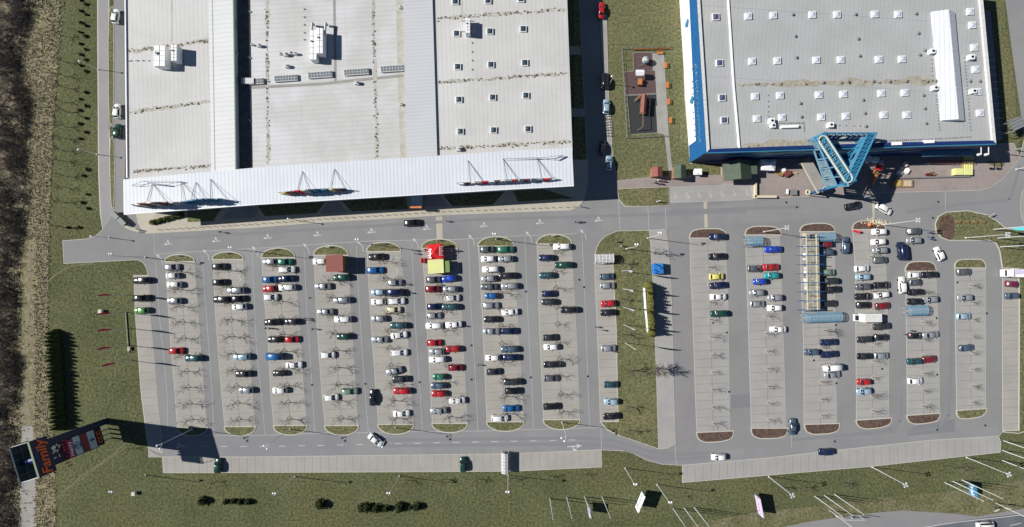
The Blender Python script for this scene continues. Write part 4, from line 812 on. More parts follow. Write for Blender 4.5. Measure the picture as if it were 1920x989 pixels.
# west facade: white below, blue above, all blue at the corner
def facade(pa, pb, z0, z1, out, m, name, zb=None):
    a, c = Vector(pa), Vector(pb); dd = (c-a).normalized(); nx, ny = dd.y, -dd.x
    zb = zb or (z0, z1)
    b = MB(); q = [(a.x+nx*out, a.y+ny*out), (c.x+nx*out, c.y+ny*out)]
    b.add([(a.x,a.y,z0),(c.x,c.y,zb[0]),(c.x,c.y,zb[1]),(a.x,a.y,z1),(q[0][0],q[0][1],z0),(q[1][0],q[1][1],zb[0]),(q[1][0],q[1][1],zb[1]),(q[0][0],q[0][1],z1)],
          [(0,1,2,3),(7,6,5,4),(0,4,5,1),(1,5,6,2),(2,6,7,3),(3,7,4,0)])
    return b.build(name, M[m], blue)
NW, SW = po[[i for i, v in enumerate(po) if v[0] < po[0][0]+1e9][0]], None
wnw = W([(1303,-60)], Z)[0]; wsw = W([(1325,286)], Z)[0]
def lerp2(a, c, f): return (a[0]+(c[0]-a[0])*f, a[1]+(c[1]-a[1])*f)
f1 = (266+60)/(286+60)
facade(lerp2(wnw, wsw, 0), lerp2(wnw, wsw, .965), 0, 7.6, .12, 'white', 'white_facade_panel', (0, 5.6))
facade(lerp2(wnw, wsw, 0), lerp2(wnw, wsw, .93), 7.4, 11.98, .14, 'blue', 'blue_facade_panel', (5.4, 11.98))
facade(lerp2(wnw, wsw, .90), lerp2(wnw, wsw, 1.0), .3, 11.985, .18, 'blue', 'corner_panel')
wallN = Vector((wnw[0]-wsw[0], wnw[1]-wsw[1])).normalized()
b = MB(); rn = random.Random(9)   # white lettering down the blue band
for i in range(34):
    f = .50+i*.0128; c = lerp2(wnw, wsw, f); z = 9.3-(i/34)*.9 
    for k in range(3):
        b.box((c[0]-.25, c[1]+rn.uniform(-.2,.2), z+rn.uniform(-.6,.6)), (.08, rn.choice((.15,.4)), rn.choice((.2,.5,1.0))))
b.build('facade_lettering', M['palecyan'], blue)
b = MB()
for i in range(12):
    f = .5+i*.034; c = lerp2(wnw, wsw, f); b.box((c[0]-.25, c[1], 6.9-.15*i+rn.uniform(-.8,.3)), (.08, .35, .4))
b.build('facade_dot', M['blue'], blue)
for f in (.225, .665):
    b = MB(); c = lerp2(wnw, wsw, f)
    for dy, dz, a_, l_ in ((0,.3,.5,2.0),(.4,-.3,.5,1.7),(-.3,.9,.5,1.6),(.2,-1.0,.6,1.0)): b.box((c[0]-.22, c[1]+dy, 4.6+dz), (.06, l_*1.1, .55), 0, 0, a_)
    b.build('facade_emblem', M['cyan'], blue)
# south facade: light strip at the top, slanting teal and dark cladding
sA, sB = wsw, W([(1868,269.5)], Z)[0]
fa = MB(); 
def sp(f, z, out=.15): c = lerp2(sA, sB, f); return (c[0], c[1]-out, z)
facade(sB, sA, 11.3, 11.9, -.25, 'cyan', 'facade_trim')
b = MB(); rn = random.Random(2)
for i in range(26):
    f0 = .17+.018*i*1.0; z = 10.6-2.4*abs(math.sin(i*.9)); ln = .10
    if f0 > .66: break
    b.add([sp(f0, z-.5, .2+.002*i), sp(f0+ln, z+.3, .2+.002*i), sp(f0+ln, z+.75, .2+.002*i), sp(f0, z+.2, .2+.002*i)], [(0,1,2,3)])
b.build('slanting_cladding', M['palecyan'], blue)
b = MB()
for i in range(18):
    f0 = .10+.034*i; z = 7.5+2*math.sin(i*1.7)
    b.add([sp(f0, z-.4, .17+.0015*i), sp(f0+.09, z+.2, .17+.0015*i), sp(f0+.09, z+.9, .17+.0015*i), sp(f0, z+.3, .17+.0015*i)], [(0,1,2,3)])
b.build('slanting_cladding', M['teal'], blue)
# lower glazed front and entrance canopy strip
b = MB(); a = at(1729,281,5.0); c = at(1824,278,5.0); y0 = at(1729,286,5)[1]
b.box(((a[0]+c[0])/2, a[1]-.6, 5.0), (c[0]-a[0], 2.6, .3), R(1)); b.build('front_canopy', M['palecyan'], blue)
b = MB()
for i in range(13): f = i/12; b.box((a[0]+(c[0]-a[0])*f, a[1]-.6+f*.3, 5.17), (.12, 2.6, .08), R(1))
b.build('canopy_rib', M['teal'], blue)
M['frame'] = M['grey']
RG = Z-.5
for t, x, y in [('D',42,113),('D',332,108),('D',515,107),('D',795,105),('D',970,105),('D',1505,85),('D',1520,185),('D',72,450),('D',362,445),('D',543,442),('D',825,440),('D',997,438),('D',1535,352),('D',1545,515),('D',92,708),('D',380,703),('D',563,698),('D',845,692),('D',1018,688),('D',1560,680),('D',106,872),('D',398,868),('D',580,862),('D',862,853),('D',1033,852),('D',1578,838),('C',1755,120),('C',1783,455),('C',1805,715),('C',1818,880)]:
    px, py = tp(t, x, y); skylight(blue, px, py, RG, 1.75, 'sk2', R(3))
for x, y in [(1513,125),(1541,467),(1560,725),(1575,892)]:
    px, py = tp('C', x, y); skylight(blue, px, py, RG, 1.8, 'sk3', R(3))
for x, y in [(180,112),(645,110),(1093,105),(198,272),(665,292),(1110,250),(207,430),(675,418),(1157,377),(1120,410),(235,770),(700,745),(1147,710),(243,870),(712,843),(1157,808),(1167,918),(720,940),(405,615),(590,610),(775,607),(897,607),(1020,607),(1175,607),(1240,605),(1493,605),(1565,605)]:
    px, py = tp('D', x, y); p = at(px, py, RG); b = MB(); b.tube((p[0],p[1],RG), (p[0],p[1],RG+.35), .32, n=8); b.tube((p[0],p[1],RG+.35), (p[0],p[1],RG+.5), .42, .2, n=8); b.build('roof_vent', M['grey'], blue)
for x, y, s in [(1215,385,1.2),(1235,655,1.2),(1505,428,1.3),(1520,680,1.2),(462,930,1.3),(25,900,1.3),(35,935,1.1)]:
    px, py = tp('D', x, y); p = at(px, py, RG+.6); b = MB(); b.box((p[0],p[1],RG+.55), (s,s,1.1)); o = b.build('air_handling_unit', M['white'], blue); b = MB(); b.tube((p[0],p[1],RG+1.1), (p[0],p[1],RG+1.2), .35, n=8); b.build('fan', M['black'], o)
for x, y, w_, d_ in [(158,942,4.6,.7),(950,70+1000,2.6,.8),(1190,65+990,2.6,.8)]:
    px, py = (tp('D', x, y) if y < 1000 else (1440+x/3.956, 250+(y-990)/3.956)); p = at(px, py, RG+.4); b = MB(); b.box((p[0],p[1],RG+.4), (w_,d_,.8), R(2)); b.build('condenser_unit', M['white'], blue)
b = MB(); rn = random.Random(6)
def dots(p0, p1, n, z):
    a = at(*p0, z); c = at(*p1, z)
    for i in range(n):
        f = (i+rn.uniform(-.15,.15))/n; b.box((a[0]+(c[0]-a[0])*f, a[1]+(c[1]-a[1])*f, z+.06), (.32,.32,.12), rn.random())
dots((1454,232),(1507,231),14,RG); dots((1507,231),(1508,250),5,RG); dots((1747,112),(1748,150),5,RG); dots((1755,180),(1762,250),12,RG); dots((1808,110),(1820,250),22,RG); dots((1560,235),(1640,238),6,RG); dots((1668,264),(1730,262),16,RG); dots((1730,262),(1822,257),20,RG); dots((1440,180),(1442,250),7,RG)
b.build('roof_ballast', M['grey'], blue)
b = MB(); b2 = MB(); streak(b, b2, (1385,160),(1440,158), RG, 10, rn, .5, .3, 1.0); streak(b, b2, (1440,159),(1750,152), RG, 30, rn, .8, .3, 1.7); streak(b, b2, (1388,277),(1510,268), RG, 6, rn, 1, .3, 1.7)
M['stain3'] = mat('roof_silt', (.27,.245,.19), .95, (.36,.34,.29), .8, .15, 2)
tag(b.build('moss_stain', M['stain'], blue), kind='stuff'); tag(b2.build('silt_band', M['stain3'], blue), kind='stuff')
b = MB(); l = W([(1362,-60),(1376,160),(1387,283)], RG+.3)
for i in range(2): b.prism([(l[i][0]-.2,l[i][1]),(l[i][0]+.2,l[i][1]),(l[i+1][0]+.2,l[i+1][1]),(l[i+1][0]-.2,l[i+1][1])], RG, RG+.35+.003*i)
b.build('roof_upstand', M['white'], blue)
# long white gabled rooflight
a0, a1 = at(1748.5,22,RG+.6), at(1767,226,RG+.6); r0, r1 = at(1774,17,RG+2.2), at(1791,223.5,RG+2.2); e0, e1 = at(1785,23,RG+.6), at(1799.5,225.5,RG+.6)
wv = Vector((6.0,-.1,0)); A0, A1 = Vector(a0), Vector(a1); L_ = (A1-A0)
mid = wv*.56; b = MB()
b.add([A0, A1, A0+mid+Vector((0,0,1.1)), A1+mid+Vector((0,0,1.1)), A0+wv, A1+wv, Vector((A0.x,A0.y,RG)), Vector((A1.x,A1.y,RG)), Vector(((A0+wv).x,(A0+wv).y,RG)), Vector(((A1+wv).x,(A1+wv).y,RG))],
      [(0,1,3,2),(2,3,5,4),(6,7,1,0),(4,5,9,8),(0,2,4,8,6),(7,9,5,3,1)]); mo = b.build('long_rooflight', M['canopy'], blue)
b = MB()
for i in range(1, 45):
    f = i/45; c = A0+L_*f; wd = .09 if i % 8 else .28
    b.box(c+mid*.5+Vector((0,0,.57)), (mid.length, wd, .05), R(1)*0, -math.atan2(1.1, mid.length))
    b.box(c+mid+(wv-mid)*.5+Vector((0,0,.57)), ((wv-mid).length, wd, .05), 0, math.atan2(1.1, (wv-mid).length))
b.build('glazing_bar', M['offwhite'], mo)
# white pipes on the south-east corner
for px in (1847, 1861):
    b = MB(); a = at(px-4, 273, 11); b.tube((a[0],a[1]-.2,10.5),(a[0],a[1]-2.2,10.5),.12); b.tube((a[0],a[1]-2.2,10.5),(a[0],a[1]-2.2,9.6),.25,.4,8); b.build('facade_lamp', M['pole'], blue)
# ---------------------------------------------------------------- triangular entrance structure
M['signblue'] = mat('sign_board_blue', (.02,.14,.25), .5, grain=.1)
M['glassy'] = mat('entrance_glazing', (.20,.27,.31), .3, (.12,.17,.2), 1.2, .2)
ent = empty('entrance_truss', (0,0,0), 0, 'triangular blue steel entrance structure with ringed sign before the blue store', 'entrance structure')
def V(px, py, z): return Vector(at(px, py, z))
zt = 16.0
A, B_, C_ = V(1546,250,zt), V(1643,250,zt), V(1600.5,341,zt)
def truss(pa, pb, dz, m, name, n=8, r=.16, off=None):
    b = MB(); off = off or Vector((0,0,-dz)); b.tube(pa, pb, r); b.tube(pa+off, pb+off, r)
    for i in range(n+1):
        f = i/n; b.tube(pa.lerp(pb, f), (pa+off).lerp(pb+off, f), r*.6)
        if i < n: b.tube(pa.lerp(pb, f), (pa+off).lerp(pb+off, f+1/n), r*.6)
    return b.build(name, M[m], ent)
inA, inB, inC = A.lerp((A+B_+C_)/3, .16), B_.lerp((A+B_+C_)/3, .16), C_.lerp((A+B_+C_)/3, .16)
for pa, pb in ((A, B_),): truss(pa, pb, 2.6, 'cyan', 'top_truss', 9, .2)
truss(B_, C_, 0, 'cyan', 'top_truss', 12, .24, (inB-B_)*1.15+Vector((-1.2,.2,0)))
truss(inB+Vector((-1.3,-.5,-2.5)), inC+Vector((-.4,1.0,-4.5)), 3, 'teal', 'top_truss', 6, .14)
b = MB(); q = [B_+Vector((0,0,-.3)), C_+Vector((0,0,-.3)), C_+Vector((-2.2,1.6,-.3)), B_+Vector((-2.6,-.9,-.3))]
b.add(q+[v-Vector((0,0,.2)) for v in q], [(0,1,2,3),(7,6,5,4),(0,4,5,1),(1,5,6,2),(2,6,7,3),(3,7,4,0)]); b.build('top_panel', M['palecyan'], ent)
# sign board: sloping strip along the A-C side
sa, sb = V(1544,252,zt), V(1603,341.5,zt); dd = (sb-sa).normalized(); nn = Vector((dd.y, -dd.x, 0))    # nn points to the lower left
if nn.x > 0: nn = -nn
o0 = sa; 
def quadslab(q, th, name, m, par=ent):
    b = MB(); dn = Vector((0,0,-th)); b.add(list(q)+[v+dn for v in q], [(0,1,2,3),(7,6,5,4),(0,4,5,1),(1,5,6,2),(2,6,7,3),(3,7,4,0)]); return b.build(name, M[m], par)
Ls = (sb-sa).length; wS = 2.9
board = quadslab([sa+nn*1.9+Vector((0,0,-.6)), sb+nn*1.9+Vector((0,0,-.6)), sb-nn*.2, sa-nn*.2], .35, 'sign_board', 'signblue')
quadslab([sa-nn*.2+Vector((0,0,.15)), sb-nn*.2+Vector((0,0,.15)), sb-nn*.55+Vector((0,0,.15)), sa-nn*.55+Vector((0,0,.15))], .3, 'board_edge', 'cyan')
quadslab([sa-nn*.6+Vector((0,0,-1)), sb-nn*.6+Vector((0,0,-1)), sb-nn*2.0+Vector((0,0,-1.5)), sa-nn*2.0+Vector((0,0,-1.5))], .2, 'inner_cladding', 'blue')
ca = V(1542.5,264,zt-.2); cb = V(1588.5,335,zt-.2); rr_ = 1.15; ring = []
dd2 = (cb-ca).normalized(); n2 = Vector((dd2.y, -dd2.x, 0))
for i in range(9): t = math.pi/2+math.pi*i/8; ring.append(ca+dd2*math.cos(t)*rr_+n2*math.sin(t)*rr_)
for i in range(9): t = -math.pi/2+math.pi*i/8; ring.append(cb+dd2*math.cos(t)*rr_+n2*math.sin(t)*rr_)
b = MB()
for i in range(len(ring)): b.tube(ring[i-1]+Vector((0,0,.25)), ring[i]+Vector((0,0,.25)), .2, n=6)
b.build('sign_ring', M['cream'], ent)
b = MB(); nl = 9; rz2 = math.atan2(dd2.y, dd2.x)
for i in range(nl):
    c = ca.lerp(cb, (i+.35)/nl)+Vector((0,0,.05)); k = i % 4; z_ = c.z
    def stroke(u, v, lu, lv): b.box(c+dd2*u+n2*v+Vector((0,0,.2)), (lu, lv, .2), rz2)
    stroke(-.3, 0, .2, 1.3)
    if k in (0, 1): stroke(.1, .55, .7, .2); stroke(.1, 0, .6, .2)
    if k in (1, 2): stroke(.1, -.55, .7, .2)
    if k == 3: stroke(.35, 0, .2, 1.3); stroke(0, 0, .6, .2)
b.build('sign_letter', M['palecyan'], ent)
# outer lattice that steps down towards the lower left
lat = MB()
T0, T1 = sa+nn*1.9, sb+nn*1.9
O0, O1 = V(1519.6,262.7,12.2), V(1550.7,353.7,8.0)
Mi0, Mi1 = V(1530,263,14), V(1570,350,11)
for P0, P1 in ((O0, O1), (Mi0, Mi1), (T0, T1)): lat.tube(P0, P1, .27)
for i in range(6):
    f = i/5; lat.tube(T0.lerp(T1, f), Mi0.lerp(Mi1, f), .2); lat.tube(Mi0.lerp(Mi1, f), O0.lerp(O1, f), .2)
lat.build('lattice', M['palecyan'], ent)
b = MB(); b.tube(O0, A, .3); b.tube(O1, C_, .3); b.tube(O0, sa, .3); b.build('outer_beam', M['cyan'], ent)
for i in range(5):
    f0, f1 = i/5+.03, (i+1)/5-.03
    for U0, U1, V0, V1 in ((Mi0, Mi1, O0, O1),):
        if i not in (1,): quadslab([V0.lerp(V1, f0), V0.lerp(V1, f1), U0.lerp(U1, f1), U0.lerp(U1, f0)], .08, 'glass_panel', 'glassy') if 'glassy' in M else None
b = MB()
for P in (C_, A, B_): b.tube((P.x, P.y, 0), P, .32, n=8)
for P in (O0, O1): b.tube((P.x, P.y, 0), P, .22, n=8)
b.build('column', M['blue'], ent)
for P0, P1, m_ in ((B_+Vector((-1.6,-.2,-.8)), C_+Vector((-.9,1.2,-.8)), 'teal'), (A+Vector((1.5,-.6,-.5)), B_+Vector((-1.5,-.6,-.5)), 'blue')):
    for i in range(8):
        if i % 4 == 3: continue
        v0, v1 = P0.lerp(P1, i/8+.01), P0.lerp(P1, (i+1)/8-.01); dn = Vector((-.4,-.4,-2.6)); b = MB(); b.add([v0, v1, v1+dn, v0+dn, v0+Vector((.1,0,0)), v1+Vector((.1,0,0)), v1+dn+Vector((.1,0,0)), v0+dn+Vector((.1,0,0))], [(0,1,2,3),(7,6,5,4),(0,4,5,1),(2,6,7,3)]); b.build('cladding_panel', M[m_], ent)
for P0, P1 in ((A, C_), (B_, C_)):
    b = MB(); dz = 5.2
    for k in range(3): b.tube(P0-Vector((0,0,.5+k*dz*.5)), P1-Vector((0,0,.5+k*dz*.5)), .14)
    for i in range(6): b.tube(P0.lerp(P1, i/6)-Vector((0,0,.5)), P0.lerp(P1, (i+1)/6)-Vector((0,0,5.7)), .12)
    b.build('side_lattice', M['blue'], ent)
quadslab([Vector((P.x, P.y, 10)) for P in (A.lerp(C_, .25), C_.lerp(A, .02), C_.lerp(B_, .02), B_.lerp(C_, .35))], .3, 'porch_roof', 'navy')
sh = empty('garden_shop_roof', (0,0,0), 0, 'grey flat shelter roof with cream edge at the foot of the blue truss', 'shelter')
q = [V(1502,306.7,4.2), V(1519,294.6,4.2), V(1549,348,4.2), V(1533,362.5,4.2)]
quadslab(q, .25, 'roof', 'slab', sh); b = MB()
for v in q: b.tube((v.x, v.y, .1), (v.x, v.y, 4), .12)
b.build('post', M['grey'], sh); b = MB(); line(b, [q[0][:2], q[3][:2]], .35, 4.22); line(b, [q[2][:2], q[3][:2]], .3, 4.225); b.build('edge', M['cream'], sh)
# ---------------------------------------------------------------- advertising pylon
py_ = empty('sign_pylon', (0,0,0), 0, 'tall dark advertising pylon with stacked shop signs beside the left meadow', 'sign')
g0 = Vector(at(197.5, 785, 0)); g1 = Vector(at(210.5, 828, 0)); ud = (g1-g0).normalized(); nrm = Vector((-ud.y, ud.x, 0)); nrm = nrm if nrm.x > 0 else -nrm; Lw = (g1-g0).length
def pan(u0, u1, z0, z1, d0, d1, m, name, par=py_):
    b = MB(); q = [g0+ud*u0+nrm*d0, g0+ud*u1+nrm*d0, g0+ud*u1+nrm*d1, g0+ud*u0+nrm*d1]
    b.prism([(v.x, v.y) for v in q], z0, z1); return b.build(name, M[m], par)
pan(0, Lw*.24, 0, 18, -.5, .5, 'signdark', 'mast'); pan(Lw*.92, Lw, 5, 18, -.3, .3, 'signdark', 'mast')
for k in (.42, .62, .82): pan(Lw*k, Lw*k+.35, 0, 3.2, -.2, .2, 'steel', 'leg')
pan(Lw*.24, Lw*.95, 2.6, 18, -.35, .15, 'signdark', 'back_board')
def textobj(s, size, m, loc, par, ext=.04, name='lettering', w=None, shear=0):
    cu = bpy.data.curves.new('t', 'FONT'); cu.body = s; cu.size = size; cu.extrude = ext; cu.align_x = 'CENTER'; cu.align_y = 'CENTER'; cu.shear = shear; cu.offset = .02*size
    to = bpy.data.objects.new('t', cu); col.objects.link(to); bpy.context.view_layer.update()
    me = bpy.data.meshes.new_from_object(to.evaluated_get(bpy.context.evaluated_depsgraph_get())); bpy.data.objects.remove(to)
    me.materials.clear(); me.materials.append(M[m]); o = bpy.data.objects.new(name, me); col.objects.link(o); o.parent = par
    X = -ud; Z_ = Vector((0,0,1)); Nn = X.cross(Z_); mat4 = Matrix((( X.x, Z_.x, Nn.x, loc.x), (X.y, Z_.y, Nn.y, loc.y), (X.z, Z_.z, Nn.z, loc.z), (0,0,0,1)))
    o.matrix_local = mat4; return o
def tloc(u, z, d): return g0+ud*u+nrm*d+Vector((0,0,z))
u0, u1 = Lw*.27, Lw*.97; um = (u0+u1)/2
M['signpurple'] = mat('sign_crimson', (.32,.015,.09), .5, grain=.1)
pan(u0, u1, 2.8, 5.0, .16, .4, 'black', 'sign_panel'); textobj('CCC', 1.75, 'signorange', tloc(um, 3.9, .42), py_)
pan(u0, u1, 5.15, 7.3, .16, .4, 'signlight', 'sign_panel'); b = MB(); 
pan(um-.9, um+.9, 6.0, 6.5, .41, .46, 'steel', 'sign_mark'); pan(um-.2, um+.2, 5.5, 7.0, .41, .47, 'signdark', 'sign_mark')
pan(u0, u1, 7.4, 9.4, .16, .4, 'maroon', 'sign_panel'); pan(u0+.6, u1-.6, 8.1, 8.6, .41, .46, 'signred', 'sign_mark')
pan(u0, u1, 9.6, 11.6, .16, .4, 'signlight', 'sign_panel')
b = MB()
for i in range(14):
    t0, t1 = 2*math.pi*i/14, 2*math.pi*(i+1)/14; P = [tloc(um+.85*math.cos(t), 10.6+.85*math.sin(t), .46) for t in (t0, t1)]; b.tube(P[0], P[1], .1)
b.tube(tloc(um, 10.0, .46), tloc(um, 11.3, .46), .09); b.tube(tloc(um-.4, 10.6, .46), tloc(um+.4, 11.0, .46), .08); b.build('sign_emblem', M['blue'], py_)
pan(u0+.2, u1+.2, 11.8, 13.6, .16, .4, 'signpurple', 'sign_panel'); textobj('Henry', 1.55, 'signwhite', tloc(um+.3, 12.7, .43), py_)
b = MB(); rn = random.Random(8)
for i in range(9): b.box(tloc(u0-.1+i*.85, 14.3+.25*math.sin(i*1.3), .35), (.25, .6, .95), math.atan2(ud.y, ud.x))
b.sphere(tloc(u0+2.4, 14.6, .4), .45, 8, 6); b.build('script_lettering', M['signred'], py_)
b = MB()
for i in range(15): c = tloc(u0+.3+rn.random()*3.6, 15.1+rn.random()*2.3, .3); b.box(c, (.12, rn.choice((.25,.8)), rn.choice((.2,.7))), math.atan2(ud.y, ud.x)-math.pi/2, 0, rn.uniform(-.4,.4))
b.build('white_lettering', M['signwhite'], py_)
hu0, hu1 = -.9, Lw*1.0+1.35
hc = (hu0+hu1)/2
hd = pan(hu0, hu1, 18, 22.4, .3, .7, 'signdark', 'head_board'); textobj('Family', 3.4, 'signorange', tloc(hc+.2, 20.2, .76), py_, .1, shear=.15)
b = MB(); P = [tloc(hu0+1.2+f*5.2, 20.3+1.6*math.sin(math.pi*f*.9), .74) for f in [i/10 for i in range(11)]]
for i in range(10): b.tube(P[i], P[i+1], .1)
b.build('blue_arc', M['blue'], py_)
b = MB(); q = [g0+ud*(hu0-.05)+nrm*.28, g0+ud*(hu1+.05)+nrm*.28, g0+ud*(hu1+.05)+nrm*.75, g0+ud*(hu0-.05)+nrm*.75]; b.prism([(v.x, v.y) for v in q], 22.4, 22.55); b.build('head_trim', mat('green_trim', (.16,.22,.15), .6), py_)
M['greyteal'] = mat('rear_frame_paint', (.10,.14,.15), .6); M['reardark'] = mat('rear_board_green', (.03,.055,.06), .6, grain=.2); dback = -4.3   # second board behind, seen as an open frame
b = MB()
def Q(u, z, d=dback): return g0+ud*u+nrm*d+Vector((0,0,z))
for z in (18, 20.2, 22.4): b.tube(Q(hu0, z), Q(hu1, z), .16)
for i in range(6): f = i/5; b.tube(Q(hu0+(hu1-hu0)*f, 18), Q(hu0+(hu1-hu0)*f, 22.4), .13)
b.build('rear_frame', M['greyteal'], py_); pan(hu0, hu1, 18.2, 22.2, dback-.25, dback-.1, 'reardark', 'rear_board')
b = MB(); b.tube(Q(hc, 20.4), Q(hc+.3, 20.4, .1), .75, n=10); b.build('link_tube', M['navy'], py_)
b = MB()
for u in (hu0+.1, hu1-.1): b.tube(Q(u, 22.3), Q(u, 22.3, .2), .08)
b.build('tie_bar', M['steel'], py_)

# ---------------------------------------------------------------- huts, tents, containers
def hut(name, px0, py0, px1, py1, z, rm, label, cat, wallm='wood', rz=0, ridge='y', h2=.0, wall_in=.25):
    """roof rectangle px at eaves height z"""
    x0, y1, _ = at(px0, py0, z); x1, y0, _ = at(px1, py1, z); cx, cy = (x0+x1)/2, (y0+y1)/2; w_, d_ = x1-x0, y1-y0
    o = empty(name, (cx, cy, .1), rz, label, cat)
    b = MB(); b.box((0,0,z/2-.06), (w_-2*wall_in, d_-2*wall_in, z-.1)); b.build('wall', M[wallm], o)
    b = MB()
    if h2:
        if ridge == 'y': P = [(-w_/2,-d_/2,z),(w_/2,-d_/2,z),(w_/2,d_/2,z),(-w_/2,d_/2,z),(0,-d_/2,z+h2),(0,d_/2,z+h2)]; F = [(0,4,5,3),(4,1,2,5),(0,1,4),(2,3,5),(3,2,1,0)]
        else: P = [(-w_/2,-d_/2,z),(w_/2,-d_/2,z),(w_/2,d_/2,z),(-w_/2,d_/2,z),(-w_/2,0,z+h2),(w_/2,0,z+h2)]; F = [(0,1,5,4),(4,5,2,3),(0,4,3),(1,2,5),(3,2,1,0)]
        b.add(P, F)
    else: b.box((0,0,z+.08), (w_, d_, .16))
    b.build('roof', M[rm], o); b = MB(); b.box((0,-d_/2+wall_in-.03,1.1), (.9,.06,2.0)); b.build('door', M['grey'], o)
    return o
hut('kiosk', 611.5, 478.5, 643.5, 510, 3.6, 'redroof', 'square kiosk with brown-red flat roof standing on the fourth parking strip', 'kiosk', rz=R(1.5))
hut('garden_hut', 1222, 313.5, 1241.5, 332, 2.6, 'redroof', 'small garden hut with red roof beside the brown brick path', 'hut', h2=.7)
hut('garden_hut', 1263.5, 310.5, 1286, 335, 2.8, 'greenroof', 'garden hut with dark green roof between red hut and white box', 'hut', h2=.9)
hut('storage_box', 1301, 317, 1315.5, 328.5, 1.8, 'white', 'small white storage box on the grass beside the green hut', 'box', wallm='white')
b_ = hut('garden_pavilion', 1355, 302, 1408, 338, 3.2, 'greenroof', 'large pavilion with wide dark green gable roof by the blue store', 'pavilion', h2=2.2, rz=R(4), wall_in=1.3); 
hut('lean_to', 1405, 303, 1419, 327, 3.0, 'greenroof', 'narrow green roofed lean-to between pavilion and white tent', 'hut')
t = empty('tent', at(1432,312,0), 0, 'bright white marquee tent next to the green pavilion', 'tent'); t.location.z = .12
b = MB(); b.add([(-2.1,-1.7,2.4),(1.9,-1.9,2.4),(2.3,.9,2.4),(2.0,1.4,2.4),(-2.1,1.4,2.4),(0,.1,3.3)], [(0,1,5),(1,2,5),(2,3,5),(3,4,5),(4,0,5)]); b.build('canopy', M['white'], t)
b = MB(); b.box((0,-.1,1.2), (3.8,2.8,2.38)); b.build('side_wall', M['white'], t); b = MB(); [b.tube((x,y,0),(x,y,2.5),.06) for x in (-2,1.9) for y in (-1.7,1.4)]; b.build('pole', M['steel'], t)
# red promotion tent and yellow stall
def ptent(label, pts, apex, z, za, m, cat='tent'):
    P = [Vector(at(x, y, z)) for x, y in pts]; ap = Vector(at(*apex, za)); c = sum(P, Vector())/len(P); c.z = 0
    o = empty('promotion_tent', c, 0, label, cat); b = MB(); L = [p-c for p in P]; n = len(P)
    b.add(L+[ap-c]+[l-Vector((0,0,.45)) for l in L], [((i+1) % n, i, n) if True else 0 for i in range(n)]+[(i, (i+1) % n, n+1+(i+1) % n, n+1+i) for i in range(n)])
    b.build('canopy', M[m], o); b = MB()
    for l in L: b.tube((l.x*.97, l.y*.97, .0), (l.x*.97, l.y*.97, z-.1), .05)
    b.build('pole', M['steel'], o); return o, c, ap
o, c, ap = ptent('square red promotion tent with white lettering on the sixth parking strip', [(800,460),(828.7,456.4),(832.5,484.6),(803.7,488)], (813.7,472.8), 2.5, 3.6, 'red')
o.location.z = .13
for px, py, ry in ((805.3,476,R(-24)),(826.5,471,R(24))):
    b = MB(); p = Vector(at(px, py, 3.0))-c
    z = .22 if px < 815 else .16
    zz = 2.62+(.42 if px < 815 else .42)
    for i in range(5): b.box((p.x+(.0 if i % 2 else .25), p.y-1.2+i*.6, zz+z*.6), (.75 if i % 2 else .9, .22, .05), 0, ry)
    b.box((p.x+.3*(1 if px < 815 else -1), p.y, zz+z*.6+.1), (.18, 2.6, .05), 0, ry); b.build('lettering', M['lampwhite'], o)
hut('market_stall', 802.5, 487, 832, 513, 2.6, 'yellow', 'pale yellow flat roofed stall below the red tent', 'stall', wallm='lime', rz=R(3), wall_in=.2)
hut('market_stall', 831.5, 489.5, 843, 511, 2.3, 'lime', 'narrow green topped stall extension right of the yellow stall', 'stall', wallm='lime', rz=R(3), wall_in=.1)
b = MB(); p = at(794, 489); b.box((p[0], p[1], .5), (1.0,1.4,.9)); b.box((p[0]-.4, p[1], 1.0), (.15,1.4,.5)); tag(b.build('folding_stall', M['flagred']), 'small red box standing left of the yellow stall', 'box')
# blue container
c = at(1233, 504, 1.1); o = empty('skip_container', (c[0], c[1], .1), R(2), 'blue tarpaulin covered container on the pavement beside the median', 'container')
b = MB(); b.box((0,0,1.0), (2.7,3.0,2.0)); b.build('body', M['bluebox'], o); b = MB(); rn = random.Random(4)
for i in range(7): b.box((rn.uniform(-1.1,1.1), -1.3+i*.43, 2.03), (.9,.25,.07), rn.uniform(-.6,.6))
b.build('fold', M['navy'], o); b = MB(); [b.box((sx*1.37,0,.5),(.05,2.9,.12)) for sx in (-1,1)]; b.build('rib', M['navy'], o)
# two long white boards on the median
for (xa, ya, xb, yb, l) in ((1204.5,540,1207,579,'upper'),(1207.5,582,1210.5,622,'lower')):
    a, c = Vector(at(xa+1, ya, 0)), Vector(at(xb+1, yb, 0)); o = empty('advertising_board', (a+c)/2, math.atan2((c-a).y, (c-a).x), f'{l} of two long white boards before the yellow-green conifers on the median', 'billboard'); L = (c-a).length
    b = MB(); b.box((0,0,1.25), (L,.28,1.4)); b.build('panel', M['white'], o); b = MB(); [b.box((x*L,0,.3),(.2,.3,.6)) for x in (-.4,-.13,.13,.4)]; b.build('leg', M['steel'], o)
